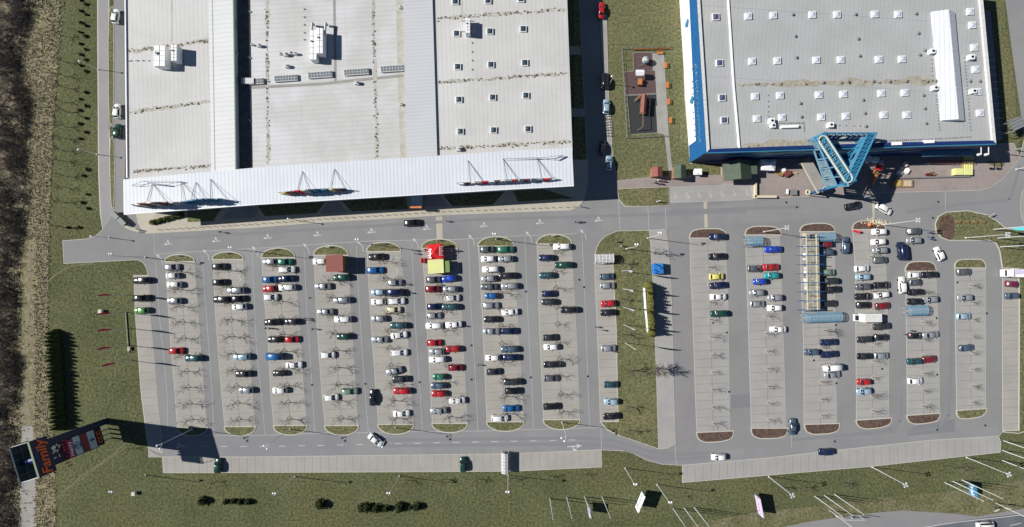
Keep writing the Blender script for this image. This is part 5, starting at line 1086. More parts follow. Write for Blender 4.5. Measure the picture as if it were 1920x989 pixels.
# billboards on the lower lawn
def billboard(px, py, px2, py2, z0, z1, m, label, mark=None):
    a, c = Vector(at(px, py, z1)), Vector(at(px2, py2, z1)); a.z = c.z = 0; o = empty('billboard', (a+c)/2, math.atan2((c-a).y, (c-a).x), label, 'billboard'); L = (c-a).length
    b = MB(); b.box((0,0,(z0+z1)/2), (L,.3,z1-z0)); b.build('panel', M[m], o); b = MB(); [b.tube((x*L,0,0),(x*L,0,z0+.1),.1) for x in (-.35,.35)]; b.build('leg', M['steel'], o)
    b = MB(); rn = random.Random(int(px))
    for sy in (-.16, .16):
        for i in range(8): b.box((-L*.4+i*L*.11, sy, (z0+z1)/2+rn.uniform(-.3,.3)), (.25,.03,rn.uniform(.5,1.2)))
    b.build('lettering', M[mark or 'blue'], o)
billboard(1209.5,931.5,1197,962,1.4,4.6,'white','white slanting billboard left of three flagpoles on the lower lawn')
billboard(1425,936,1432,972,1.4,4.2,'flaglilac','narrow pale lilac billboard standing alone by the dry verge','flagred')
billboard(1105.5,954,1106.5,972,1.2,4.4,'flaglilac','short lilac billboard between the third and fourth lower flagpoles')
billboard(1831,911,1833,934,1.2,3.6,'cyan','light blue billboard among three white flagpoles at lower right','white')

# ---------------------------------------------------------------- trolley shelters
def vault(px0, py0, px1, py1, label, m='glass', vert=False, tip=True, ribm='cyan', name='trolley_shelter'):
    z = 2.6; x0, y1, _ = at(px0, py0, z); x1, y0, _ = at(px1, py1, z); cx, cy = (x0+x1)/2, (y0+y1)/2; w_, d_ = x1-x0, y1-y0
    if vert: w_, d_ = d_, w_
    o = empty(name, (cx, cy, .05), R(90) if vert else R(2), label, 'trolley shelter'); n = 8
    b = MB(); A_ = [( math.cos(math.pi*i/n)*d_/2, 1.9+.75*math.sin(math.pi*i/n)) for i in range(n+1)]
    b.add([(-w_/2, y, z_) for y, z_ in A_]+[(w_/2, y, z_) for y, z_ in A_], [(i, i+1, n+2+i, n+1+i) for i in range(n)]); b.build('glazing', M[m], o, True)
    b = MB(); k = max(4, int(w_/.9))
    for j in range(k+1):
        x = -w_/2+w_*j/k
        for i in range(n): b.tube((x, A_[i][0], A_[i][1]+.02), (x, A_[i+1][0], A_[i+1][1]+.02), .06, n=4)
    for i in (0, 2, 4, 6, 8): b.tube((-w_/2, A_[i][0], A_[i][1]+.02), (w_/2, A_[i][0], A_[i][1]+.02), .05, n=4)
    b.build('frame', M[ribm], o); b = MB()
    for x in (-w_/2, 0, w_/2):
        for y in (-d_/2, d_/2): b.tube((x, y, 0), (x, y, 1.95), .06)
    b.build('post', M[ribm], o); b = MB()
    for j in range(int(w_/.55)): 
        for y in (-d_*.22, d_*.22): b.box((-w_/2+.4+j*.55, y, .75), (.45,.5,.5)); 
    for y in (-d_*.22, d_*.22): b.box((0, y, .35), (w_-.6,.45,.08))
    tag(b.build('trolley_row', M['steel'], loc=(cx, cy, .05)), 'nested steel trolleys inside the '+' '.join(label.split()[:9]), 'trolleys'); bpy.data.objects[b and col.objects[-1].name].rotation_euler = o.rotation_euler
    return o
vault(1117, 477, 1151, 493.5, 'white gridded trolley shelter at the top of the single row by the median', 'gridglass', ribm='white')
vault(940.5, 852, 953.5, 889, 'upright white gridded trolley shelter in the lower bay row', 'gridglass', vert=True, ribm='white')
vault(1400, 444, 1430, 461, 'pale blue barrel vaulted trolley shelter at the top of the second right strip')
vault(1537, 436.5, 1567, 453, 'short blue vaulted shelter right of the long trolley canopy')
vault(1508, 587, 1580, 605, 'long blue vaulted trolley shelter below the long trolley canopy')
vault(1703.5, 574, 1741, 592, 'blue vaulted trolley shelter in the fifth strip of the right-hand car park')
# long trolley canopy
z = 3.0; P = [at(1511,440,z), at(1535,439,z), at(1538,582,z), at(1513,583,z)]; cx = sum(p[0] for p in P)/4; cy = sum(p[1] for p in P)/4
o = empty('trolley_canopy', (cx, cy, 0), 0, 'long upright canopy of weathered panels with blue beams over garden goods', 'shelter')
b = MB(); b.prism([(p[0]-cx, p[1]-cy) for p in P], z-.12, z); b.build('roof', mat('canopy_panel', (.36,.34,.28), .7, (.22,.22,.20), .9, .35, 2.2, patch=((.55,.5,.36), 1.3, .55, .62), seams=[(math.pi/2, 3.2, .3, .8), (0, .9, .12, .4)]), o)
b = MB(); x0 = P[0][0]-cx; 
for i in range(9):
    y = P[0][1]-cy-.8-i*2.62; b.box((x0+1.0+i*.05, y, z+.15), (8.0,.16,.25), R(1))
b.build('beam', M['blue'], o); b = MB()
for i in range(9): y = P[0][1]-cy-.8-i*2.62; b.tube((x0+.3, y, 0), (x0+.3, y, z), .08); b.tube((x0+3.4, y, 0), (x0+3.4, y, z), .08)
b.build('post', M['blue'], o); b = MB(); b.box((x0+.1+.2, 0, z+.06), (.35, P[0][1]-P[3][1], .12), R(1.1)); b.box((P[1][0]-cx-.5, 0, z+.06), (.25, P[0][1]-P[3][1], .12), R(1.1)); b.build('gutter', M['cream'], o)
rn = random.Random(12)
for i in range(15):
    p = at(1506.5+i*.25+rn.uniform(-1,1), 441+i*7.4+(3 if i > 7 else 0)); b = MB(); b.box((0,0,.45), (1.1,.9,.15)); b.box((0,.2,.8), (.9,.12,.6)); b.box((.25,-.2,.75), (.5,.4,.45), rn.uniform(0,1)); [b.tube((sx*.45,sy*.35,0),(sx*.45,sy*.35,.5),.04) for sx in (-1,1) for sy in (-1,1)]
    tag(b.build('garden_trolley', M[rn.choice(['offwhite','white','cream','steel'])], loc=(p[0],p[1],.05)), f'pale goods trolley left of the long canopy, {ORD[i+1]} from the top', 'trolley', 'goods trolleys beside the long canopy')
# box lorry with white body
c = at(1627, 596, 1.4); o = empty('box_lorry', (c[0], c[1], .05), R(1), 'white box lorry parked in the fourth strip of the right-hand lot', 'lorry')
b = MB(); b.box((.4,0,1.75), (5.0,2.3,2.4)); b.build('box_body', M['white'], o); b = MB(); b.add([(-2.1,-1,.4),(-3.6,-1,.4),(-3.6,-.95,1.2),(-3.0,-.9,2.1),(-2.1,-.9,2.2),(-2.1,1,.4),(-3.6,1,.4),(-3.6,.95,1.2),(-3.0,.9,2.1),(-2.1,.9,2.2)], [(0,1,2,3,4),(9,8,7,6,5),(1,6,7,2),(2,7,8,3),(3,8,9,4),(0,5,6,1),(4,9,5,0)]); b.build('cab', M['white'], o)
b = MB(); b.add([(-3.62,-.8,1.25),(-3.62,.8,1.25),(-3.06,.75,2.05),(-3.06,-.75,2.05)], [(3,2,1,0)]); b.build('windscreen', M['dark'], o)
for x in (-2.9, 1.8):
    for s in (-1, 1): b = MB(); b.tube((x, s*.85, .38), (x, s*1.08, .38), .38, n=10); b.build('wheel', M['black'], o)
b = MB(); b.box((.4,0,2.97), (4.6,2.0,.04)); b.build('roof_panel', M['offwhite'], o)
# white flatbed lorry at the right edge
c = at(1903, 512.5, 1.2); o = empty('flatbed_lorry', (c[0], c[1], .05), 0, 'white open lorry at the right edge above a dark crimson car', 'lorry')
b = MB(); b.box((1.3,0,1.0), (4.4,2.3,.25)); [b.box((1.3,s*1.15,1.35),(4.4,.1,.6)) for s in (-1,1)]; b.box((-.9,0,1.35),(.1,2.3,.6)); b.box((3.5,0,1.35),(.1,2.3,.6)); b.build('load_bed', M['white'], o)
b = MB(); b.box((-2.1,0,1.2), (1.9,2.1,1.7)); b.box((-3.2,0,.8), (.8,2.0,.8)); b.build('cab', M['white'], o); b = MB(); b.box((-3.07,0,1.6), (.06,1.8,.6)); b.build('windscreen', M['dark'], o)
for x in (-2.6, 2.2):
    for s in (-1, 1): b = MB(); b.tube((x, s*.85, .4), (x, s*1.1, .4), .4, n=10); b.build('wheel', M['black'], o)
b = MB(); b.box((1.3,.3,1.2), (2.6,1.2,.25)); b.build('load', M['flaglilac'], o)

# ---------------------------------------------------------------- lamps and flagpoles
def lamp_mesh(h, heads, arm, hm=None):
    b = MB(); b.tube((0,0,0), (0,0,h), .11, .06, 7); b.box((0,0,.1), (.4,.4,.2)); m1 = b.mesh('pole', M['pole'])
    b = MB(); hb = []
    for a in heads:
        x, y = math.cos(a)*arm, math.sin(a)*arm; b.tube((0,0,h-.1), (x,y,h+.1), .05, n=5); g = MB(); g.tube((x,y,h-.05), (x,y,h+.14), .27, .25, 9); g.tube((x,y,h+.14), (x,y,h+.24), .25, .1, 9); hb.append(g.mesh('lamp_head', hm or M['lampwhite']))
    return m1, b.mesh('arm', M['pole']), hb
LM = {'2': lamp_mesh(12.0, (R(60), R(120)), .65), '4': lamp_mesh(12.0, (R(45), R(135), R(225), R(315)), .55, M['lampgrey']), 's': lamp_mesh(5.5, (R(180),), .5), 'b': lamp_mesh(12.0, (R(200), R(250)), 1.4)}
def lamp(px, py, k, label, rz=0, group='lamp posts of the car park', z=0):
    x, y, _ = at(px, py); o = empty('street_lamp', (x, y, z), rz, label, 'street lamp', group); m1, m2, hb = LM[k]
    for nm, me in [('pole', m1), ('arm', m2)]+[('lamp_head', h) for h in hb]: g = bpy.data.objects.new(nm, me); col.objects.link(g); g.parent = o
    return o
for px, py, l in [(273,891,'leftmost'),(553,893.7,'second from the left'),(749,893,'third from the left'),(953,891,'by the gridded shelter'),(1172,878,'left of the median tip'),(1232,909,'above the white slanting billboard')]:
    lamp(px, py, '2', f'tall twin-headed lamp on lower lawn, {l}')
for px, py, l in [(1441,894,'above the lone lilac billboard'),(1635,876,'in the middle of the right bay row edge'),(1812,858,'nearest the lower right corner')]:
    lamp(px, py, '4', f'four-headed lamp post on lower lawn, {l}', rz=R(20))
for px, py, l in [(361,805,'first'),(544.5,805,'third'),(741.6,802,'fifth'),(1053.5,792,'eighth')]:
    lamp(px, py, 'b', f'tall lamp post on the bottom bed of the {l} strip', z=.12)
for px, py, l in [(273,483,'beside the stub road end'),(478,472,'at the head of the third strip'),(695,458.5,'at the head of the fifth strip'),(930,449,'at the head of the seventh strip'),(1174,467,'in the upper median grass'),(1214,447,'at the median edge below the crossing')]:
    lamp(px, py, '2', f'tall twin-headed lamp post {l}', z=.1)
for px, py, l in [(1431.7,435,'second'),(1656,422,'fourth')]: lamp(px, py, '4', f'tall four-headed lamp post on the top bed of the {l} right strip', z=.12)
lamp(1809.7, 446.4, '4', 'tall four-headed lamp post on the grass island with mulch circle', z=.12); lamp(1905, 318, '2', 'tall lamp post by the road curve right of the blue store')
for px, py, l in [(184,131,'upper'),(182,290,'lower')]: lamp(px, py, 's', f'{l} of two short lamps beside the narrow service road', group='short lamps by the service road')
lamp(1143, 158, 's', 'short lamp post on the pavement beside the playground lawn'); lamp(205, 446, 's', 'short lamp post at the stub road junction'); lamp(560, 414.5, 's', 'short lamp post on the beige pavement before the long canopy')
def flagpole(px, py, h, label, group, fm=None, z=0, fl=(.35,3.5), rz=0):
    x, y, _ = at(px, py); o = empty('flagpole', (x, y, z), rz, label, 'flagpole', group)
    b = MB(); b.tube((0,0,0), (0,0,h), .14 if group[0] == 'w' else .09, .06, 7); b.sphere((0,0,h+.08), .12); b.build('pole', M['pole'], o)
    if fm:
        b = MB(); w_, l_ = fl; n = 6; P = []
        for i in range(n+1):
            zz = h-.2-l_*i/n; ww = w_*(.35+.65*math.sin(math.pi*(i+.6)/(n+1.2))); P += [(.08,0,zz), (.08+ww*.3,-ww*.8,zz-.1), (.12+ww*.1,-ww*.25,zz-.15)]
        b.add(P, [(i*3+j, i*3+(j+1) % 3, i*3+3+(j+1) % 3, i*3+3+j) for i in range(n) for j in range(3)]+[(2,1,0), (n*3, n*3+1, n*3+2)])
        b.build('flag', M[fm], o)
    return o
for i, (px, py) in enumerate([(240,553),(238,586),(239,615),(239,647),(247,676)]): flagpole(px, py, 10.3, f'flagpole with limp red flag left of the first parking row, {ORD[i+1]} from the top', 'flagpoles with red flags', 'flagred', fl=(.85,4.6), rz=R(200))
for i, (px, py) in enumerate([(1165.5,508.5),(1167,542),(1168.5,576),(1169.5,609),(1171.5,643)]): flagpole(px, py, 12, f'flagpole with limp lilac flag on the median, {ORD[i+1]} from the top', 'flagpoles with lilac flags', 'flaglilac', z=.12, fl=(.8,4.6), rz=R(20))
for i, (px, py) in enumerate([(1031,935),(1063,933),(1096.5,932),(1129,932)]): flagpole(px, py, 12, f'bare white flagpole of the row of four below the lower bay row, {ORD[i+1]} from left', 'white flagpoles in a row of four')
for j, (g, G) in enumerate([([(1262,954),(1283,953),(1302,952)],'right of the white slanting billboard'),([(1528,931),(1546,929.5),(1565,927.5)],'near the highway footpath'),([(1771.5,905),(1787,903),(1804,900.5)],'around the light blue billboard'),([(1882,827),(1880,845),(1880,864)],'at the right picture edge')]):
    for i, (px, py) in enumerate(g): flagpole(px, py, 11.5, f'bare white flagpole, {ORD[i+1]} of the three {G}', 'white flagpoles '+G)
for i, (px, py) in enumerate([(1862,430.6),(1869.8,447),(1875,463.4)]): flagpole(px, py, 13, f'flagpole with teal banner at the right edge, {ORD[i+1]} from the top', 'white flagpoles with teal banners', 'tealflag' if i == 0 else None, z=.12, fl=(1.3,7.5), rz=R(-10))
# highway gantry posts and signs
for px, py, h, l in [(1555,957,11,'tall white pole leaning over the footpath end'),(1866,943,9,'tall white pole with twin lights at the highway')]:
    x, y, _ = at(px, py); o = empty('signal_post', (x, y, 0), 0, l, 'post'); MB().tube((0,0,0),(0,0,h),.1).build('pole', M['pole'], o); b = MB(); b.box((0,0,3.4),(.4,.3,.9)); b.box((.6,0,3.4),(.4,.3,.9)); b.build('signal_head', M['offwhite'], o)
o = empty('overhead_sign', at(1593, 968), 0, 'low white frame standing over the footpath beside the highway', 'sign'); b = MB(); b.box((0,0,2.2),(6,.15,.2)); [b.tube((x,0,0),(x,0,2.2),.08) for x in (-2.9,0,2.9)]; b.build('frame', M['pole'], o); b = MB(); b.box((.3,-.1,1.3),(.6,.08,1.2)); b.build('sign_plate', M['white'], o)
for px, py, l in [(1857,951,'small white road sign at the highway verge'),(1078,953,''),(1848,404,'small white sign on the tip of the grass island')]:
    if l: x, y, _ = at(px, py); o = empty('road_sign', (x, y, .05), R(30), l, 'sign'); MB().tube((0,0,0),(0,0,2),.05).build('post', M['steel'], o); b = MB(); b.box((0,-.06,1.8),(1.5,.05,.8),0,0,R(-20)); b.build('sign_plate', M['white'], o)
# row of zigzag racks on the grass island
for i in range(4):
    px = 1796+i*15.5; x, y, _ = at(px, 417); b = MB()
    b.tube((-1.0,.5,0),(0,-.3,.7),.07); b.tube((0,-.3,.7),(1.0,.5,0),.07); b.tube((-1.0,-.4,0),(0,.4,.7),.07); b.tube((0,.4,.7),(1.0,-.4,0),.07); b.tube((-1,0,.35),(1,0,.35),.05)
    tag(b.build('cross_rack', M['wood'], loc=(x, y, .13)), f'crossed wooden rack on the grass island, {ORD[i+1]} from the left', 'rack', 'crossed wooden racks')
M['lowwall'] = mat('mossy_wall', (.25,.26,.17), .9, grain=.15)
# green low wall by the red flags
a, c = Vector(at(236.5, 586)), Vector(at(242, 661)); b = MB(); dv = (c-a); b.box((0,0,.12), (dv.length,.22,.24)); o = tag(b.build('low_wall', M['lowwall'], loc=((a+c)/2)[:]), 'low pale green wall strip beside the red flag poles', 'wall'); o.rotation_euler[2] = math.atan2(dv.y, dv.x)
b = MB(); p = at(244, 654); b.box((0,0,.3), (.8,1.2,.6)); tag(b.build('planter_box', M['beige'], loc=p), 'small pale box at the lower end of the low wall', 'box')
for px, py, l in [(192,584,'small white square box standing by the second red flag'),(254,924,'small pale box on the grass right of the leftmost lamp')]:
    o = empty('utility_box', at(px, py), 0, l, 'box'); b = MB(); b.box((0,0,.45),(.9,1.0,.9)); b.build('body', M['offwhite'], o); b = MB(); b.box((0,0,.93),(1.0,1.1,.06)); b.build('lid', M['cream'], o)

# ---------------------------------------------------------------- playground
def bench(px, py, rz, label):
    x, y, _ = at(px, py); o = empty('park_bench', (x, y, .03), rz, label, 'bench', 'orange benches of the playground')
    b = MB(); [b.box((-.25+k*.17, 0, .46), (.14, 1.7, .05)) for k in range(4)]; b.build('seat', M['orange'], o); b = MB(); [b.box((.4, 0, .62+k*.16), (.05, 1.7, .12)) for k in range(2)]; b.build('backrest', M['orange'], o)
    for s in (-1, 1): b = MB(); b.box((.03, s*.7, .22), (.6,.08,.44)); b.build('leg', M['grey'], o)
for i, (px, py, rz) in enumerate([(1237,101,R(90)),(1246.5,124,0),(1250,161,0),(1252,192,0),(1255.5,227,0)]): bench(px, py, rz, f'orange bench along the pale playground path, {ORD[i+1]} from the top')
x, y, _ = at(1208,117); o = empty('climbing_globe', (x,y,.05), 0, 'blue and yellow ball shaped play device on the small rubber mat', 'play device'); b = MB(); b.sphere((0,0,1.4), 1.05, 12, 8); b.build('ball', mat('globe_paint', (.12,.2,.55), .5, (.55,.55,.2), 1.2, .1), o, True); b = MB(); b.tube((0,0,0),(0,0,.5),.3); [b.tube((-1.9,s*1.4,.3),(-.2,s*.7,.9),.05) for s in (-1,1)]; b.build('stand', M['grey'], o)
x, y, _ = at(1197,150); o = empty('play_tower', (x,y,.05), 0, 'orange play tower with white roof on the maroon rubber mat', 'play device')
b = MB(); b.add([(-1.4,.2,2.4),(1.0,.2,2.4),(1.0,1.9,2.4),(-1.4,1.9,2.4),(-1.4,1.05,3.0),(1.0,1.05,3.0)], [(0,1,5,4),(4,5,2,3),(0,4,3),(1,2,5)]); b.build('roof', M['white'], o); b = MB(); b.box((.2,-1.0,1.0),(1.4,1.8,.12)); [b.tube((xx,yy,0),(xx,yy,2.5),.07) for xx in (-1.3,.9) for yy in (.3,1.8)]; b.box((.2,-1.9,.7),(1.3,.1,1.2)); b.build('deck', M['wood'], o); b = MB(); b.box((.3,-1.1,1.15),(.9,1.5,.3),0,0,.3); b.build('slide', M['orange'], o)
x, y, _ = at(1203,200); o = empty('play_tower', (x,y,.05), R(-4), 'long red roofed climbing frame with timber ladder on the black rubber mat', 'play device')
b = MB(); b.add([(-.7,-2.6,2.3),(.7,-2.6,2.3),(.7,2.6,2.3),(-.7,2.6,2.3),(0,-2.6,2.8),(0,2.6,2.8)], [(0,4,5,3),(4,1,2,5),(0,1,4),(2,3,5)]); b.build('roof', M['redroof'], o); b = MB(); [b.tube((xx,yy,0),(xx,yy,2.3),.09) for xx in (-.7,.7) for yy in (-2.6,0,2.6)]; b.tube((-.8,2.4,2.2),(-2.2,1.2,.1),.12); b.tube((.8,2.4,2.2),(2.4,1.4,.1),.12); b.tube((-.8,2.8,2.2),(-2.2,1.7,.1),.1); b.box((0,0,1.1),(1.3,5,.1)); b.build('frame', M['wood'], o); b = MB(); b.tube((0,-2.7,2.2),(.3,-6.6,2.2),.09); b.tube((.3,-6.6,2.2),(-.8,-7.2,.0),.08); b.tube((.3,-6.6,2.2),(1.3,-6.9,0),.08); [b.tube((.1+.03*k,-3.2-k*.7,2.2),(.1+.03*k,-3.2-k*.7,.7),.03) for k in range(5)]; b.build('swing_beam', M['wood'], o)
b = MB(); pts = [at(*p) for p in [(1165,93),(1175,260),(1250,256)]]; top = [at(*p) for p in [(1165,93),(1256,88.5)]]
for pp, mt in ((pts, 0), (top, 0)):
    for a, c in zip(pp, pp[1:]):
        a, c = Vector(a), Vector(c); n = int((c-a).length/1.5)
        for i in range(n+1): p = a.lerp(c, i/n); b.tube(p, p+Vector((0,0,.9)), .05, n=4)
        b.tube(a+Vector((0,0,.85)), c+Vector((0,0,.85)), .04, n=4); b.tube(a+Vector((0,0,.45)), c+Vector((0,0,.45)), .04, n=4)
tag(b.build('fence', M['grey']), 'low dark post and rail fence around the playground', 'fence')
b = MB(); a, c = Vector(at(1187,95)), Vector(at(1256,92.5))
for i in range(40): p = a.lerp(c, i/39); b.box((p.x, p.y, .5), (.12,.08,1.0))
b.tube(a+Vector((0,0,.8)), c+Vector((0,0,.8)), .05); tag(b.build('fence', M['orange']), 'orange picket fence along the top of the playground', 'fence')

# ---------------------------------------------------------------- terrace goods
def obj1(name, px, py, fn, m, label, cat, z=.13, rz=0, group=None):
    b = MB(); fn(b); x, y, _ = at(px, py); o = b.build(name, M[m], loc=(x, y, z)); o.rotation_euler[2] = rz; return tag(o, label, cat, group)
obj1('garden_wall', 1414, 358, lambda b: (b.box((0,0,.4),(.5,4.0,.8)), b.box((2.9,-1.9,.4),(6.2,.6,.8)), b.box((2.9,-1.9,.85),(6.4,.7,.1)), b.box((0,.1,.85),(.6,4.2,.1))), 'cream', 'cream angled garden wall before the green pavilion', 'wall')
obj1('tyre_planter', 1513.5, 361.5, lambda b: [b.tube((math.cos(t)*.62, math.sin(t)*.62, .25), (math.cos(t+.52)*.62, math.sin(t+.52)*.62, .25), .24, n=6) for t in [i*.5236 for i in range(12)]], 'cream', 'cream ring shaped planter at the terrace edge', 'planter')
o = empty('timber_stack', at(1811,305), 0, 'stack of yellow timber poles lying upright by the blue store front', 'timber'); o.location.z = .13
for k in range(9): b = MB(); b.box((-1.35+k*.34, .3, .35+.1*(k % 2)), (.24, 5.6, .5)); b.build('pole', M['yellow' if k % 2 else 'timber'], o)
o = empty('pallet_stack', at(1801,324), 0, 'bright yellow pallet stacks in front of the timber poles', 'pallets'); o.location.z = .13
for k in range(2): b = MB(); [b.box((-1.6+k*2.7, 0, .15+j*.25), (2.4, 1.9, .2)) for j in range(5)]; b.build('pallet', M['yellow'], o); 
o = empty('wood_pile', at(1742,327), 0, 'pile of brown garden timber on the terrace left of yellow pallets', 'timber'); o.location.z = .13; rn = random.Random(3)
for k in range(7): b = MB(); b.box((rn.uniform(-1.6,1.6), rn.uniform(-.4,.4), .3), (rn.uniform(.6,1.5), .35, .5), rn.uniform(-.2,.2)); b.build('log', M['wood' if k % 2 else 'maroon'], o)
o = empty('flower_display', at(1690,345), 0, 'low wooden display box with yellow and brown plants by the kerb', 'planter'); o.location.z = .13
b = MB(); b.box((0,0,.25),(6.0,2.1,.5)); b.build('box', M['wood'], o); b = MB(); blob(b, (-1.6,0,.45), 1.2, .5, 160, rn, .16); b.build('plants', M['timber'], o); b = MB(); [b.box((.3+i*.4,0,.53),(.2,1.7,.08)) for i in range(6)]; b.build('slats', M['cream'], o)
obj1('railing', 1781, 303, lambda b: ([b.box((-6.4+i*.64,0,.5),(.08,.08,1.0)) for i in range(21)], b.box((0,0,1.0),(12.9,.12,.1)), b.box((0,-.9,1.0),(12.9,.12,.1)), [b.box((-6.4+i*1.28,-.45,1.0),(.08,1.0,.08)) for i in range(11)]), 'maroon', 'dark red frame fence under the blue store front', 'fence')
obj1('low_wall', 1745, 333.5, lambda b: b.box((0,0,.3),(22,.35,.6)), 'grey', 'long dark low wall along the middle of the terrace', 'wall', rz=R(1.5))
DL = ['lower left white pot display above the flower box','lower right white pot display above the flower box','cream pot display highest above the flower box','small grey-white pot display between cream and white ones','white stand right of the truss, lower one','small grey-white stand right of the truss, upper one','large white stand close to the store beneath the truss','large white stand hidden beneath the truss beam','white garden stand right of the white tent','brown wooden stand right of the white tent','dark red garden stand right of the white tent']
for i, (px, py, m, s) in enumerate([(1684,325,'white',.6),(1697,322,'white',.75),(1694,309,'cream',.7),(1688,316,'offwhite',.5),(1650,312,'white',.6),(1651,305,'offwhite',.5),(1637,301,'white',1.0),(1624,300,'white',1.0),(1468,319,'white',.6),(1462,328,'wood',.6),(1474,327,'maroon',.9)]):
    obj1('display_stand', px, py, lambda b: (b.box((0,0,.5*s),(1.8*s,1.6*s,1.0*s), i), b.box((0,0,1.05*s),(2.0*s,1.0*s,.1), i)), m, DL[i], 'display')
o = empty('play_house', at(1636,325), 0, 'orange and red wooden playhouse with slide in the truss shadow', 'play device'); o.location.z = .13
b = MB(); b.box((-.3,0,1.6),(1.5,1.5,.15)); [b.tube((x,y,0),(x,y,2.8),.08) for x in (-1,.4) for y in (-.7,.7)]; b.build('frame', M['wood'], o); b = MB(); b.add([(-1.3,.2,2.7),(.9,.2,2.7),(.9,1.8,2.7),(-1.3,1.8,2.7),(-.2,1,3.6)], [(0,1,4),(1,2,4),(2,3,4),(3,0,4)]); b.build('roof', M['red'], o); b = MB(); b.box((-.1,-2.2,.9),(.7,3.2,.15),0,0,R(28)); b.build('slide', M['orange'], o)
o = empty('lattice_display', at(1478,362), 0, 'grey framed display with white plates at the terrace kerb', 'display'); o.location.z = .13; b = MB(); b.box((1,0,.9),(2,1.6,.08)); [b.tube((x,y,0),(x,y,1.0),.05) for x in (-1.4,0,2) for y in (-.8,.8)]; b.build('frame', M['grey'], o); b = MB(); b.box((-.9,.2,.95),(.7,1.4,.1)); b.build('plate', M['white'], o)
obj1('timber_rack', 1472, 325.5, lambda b: ([b.box((-2.5+i*1.7,0,.3),(1.4,.35,.25)) for i in range(4)],), 'timber', 'row of light timber beams below brown displays', 'timber')
# banner leaning out at the store's east corner and parked trailer frame
o = empty('banner_sign', at(1888,285), R(18), 'turquoise banner arm standing at the right corner of the blue store', 'sign'); b = MB(); b.box((-.2,0,7.2),(4.2,.35,1.2)); b.build('panel', M['cyan'], o); b = MB(); b.tube((-1.8,0,0),(-1.8,0,7.5),.12); b.tube((1.6,0,0),(1.6,0,7.5),.12); b.build('post', M['steel'], o)
obj_g = empty('greenhouse_frame', at(1887,236), R(25), 'grey slatted open frame structure on the verge right of the store', 'frame'); b = MB(); [b.box((-2.0,-1.5+i*.9,4.5),(4.5,.22,.1),R(0)) for i in range(4)]; [b.tube((x,y,0),(x,y,4.5),.1) for x in (-4,.2) for y in (-1.5,1.2)]; b.build('slat', M['steel'], obj_g); b = MB(); b.box((-1.4,-.1,4.3),(3.8,2.6,.08)); b.build('panel', M['grey'], obj_g)

# waste containers, bicycles, people
for px, py, l in [(222,405,'upper'),(235,417,'lower')]:
    o = empty('waste_container', at(px, py), R(-45), f'{l} of two dark green waste containers by the lane bend', 'waste container', 'waste containers at the lane bend'); o.location.z = .12
    b = MB(); b.add([(-1.0,-.5,.15),(1.0,-.5,.15),(1.0,.5,.15),(-1.0,.5,.15),(-1.2,-.6,1.2),(1.2,-.6,1.2),(1.2,.6,1.2),(-1.2,.6,1.2)], [(3,2,1,0),(4,5,6,7),(0,1,5,4),(1,2,6,5),(2,3,7,6),(3,0,4,7)]); b.build('bin', M['conifer'], o); b = MB(); b.box((0,0,1.25),(2.5,1.3,.12)); b.build('lid', M['grey'], o)
def bicycle(px, py, rz, label, m='steel'):
    x, y, _ = at(px, py); o = empty('bicycle', (x, y, .03), rz, label, 'bicycle', 'parked bicycles')
    for wx in (-.55, .55):
        b = MB(); [b.tube((wx+.33*math.cos(t), 0, .34+.33*math.sin(t)), (wx+.33*math.cos(t+.6283), 0, .34+.33*math.sin(t+.6283)), .03, n=4) for t in [i*.6283 for i in range(10)]]; b.build('wheel', M['black'], o)
    b = MB(); P = [(-.55,0,.34),(-.15,0,.8),(.4,0,.82),(-.02,0,.3),(.55,0,.34)]
    for a, c in ((0,1),(1,2),(2,3),(3,0),(1,3),(2,4)): b.tube(P[a], P[c], .035, n=5)
    b.tube((.42,-.3,1.0),(.42,.3,1.0),.03); b.tube((.4,0,.82),(.42,0,1.0),.03); b.build('frame', M[m], o); b = MB(); b.box((-.18,0,.92),(.28,.14,.07)); b.build('saddle', M['black'], o)
for i in range(8): bicycle(1136.5+i*1.1*.6, 219+i*5.2, R(8), f'bicycle in the row along the shaded pavement, {ORD[i+1]} from the top', 'steel' if i % 2 else 'white')
for i, (px, py) in enumerate([(262.5,431.5),(265.5,435)]): bicycle(px, py, R(-20+50*i), f'{["upper","lower"][i]} bicycle lying by the kerb bend left of the beige pavement')
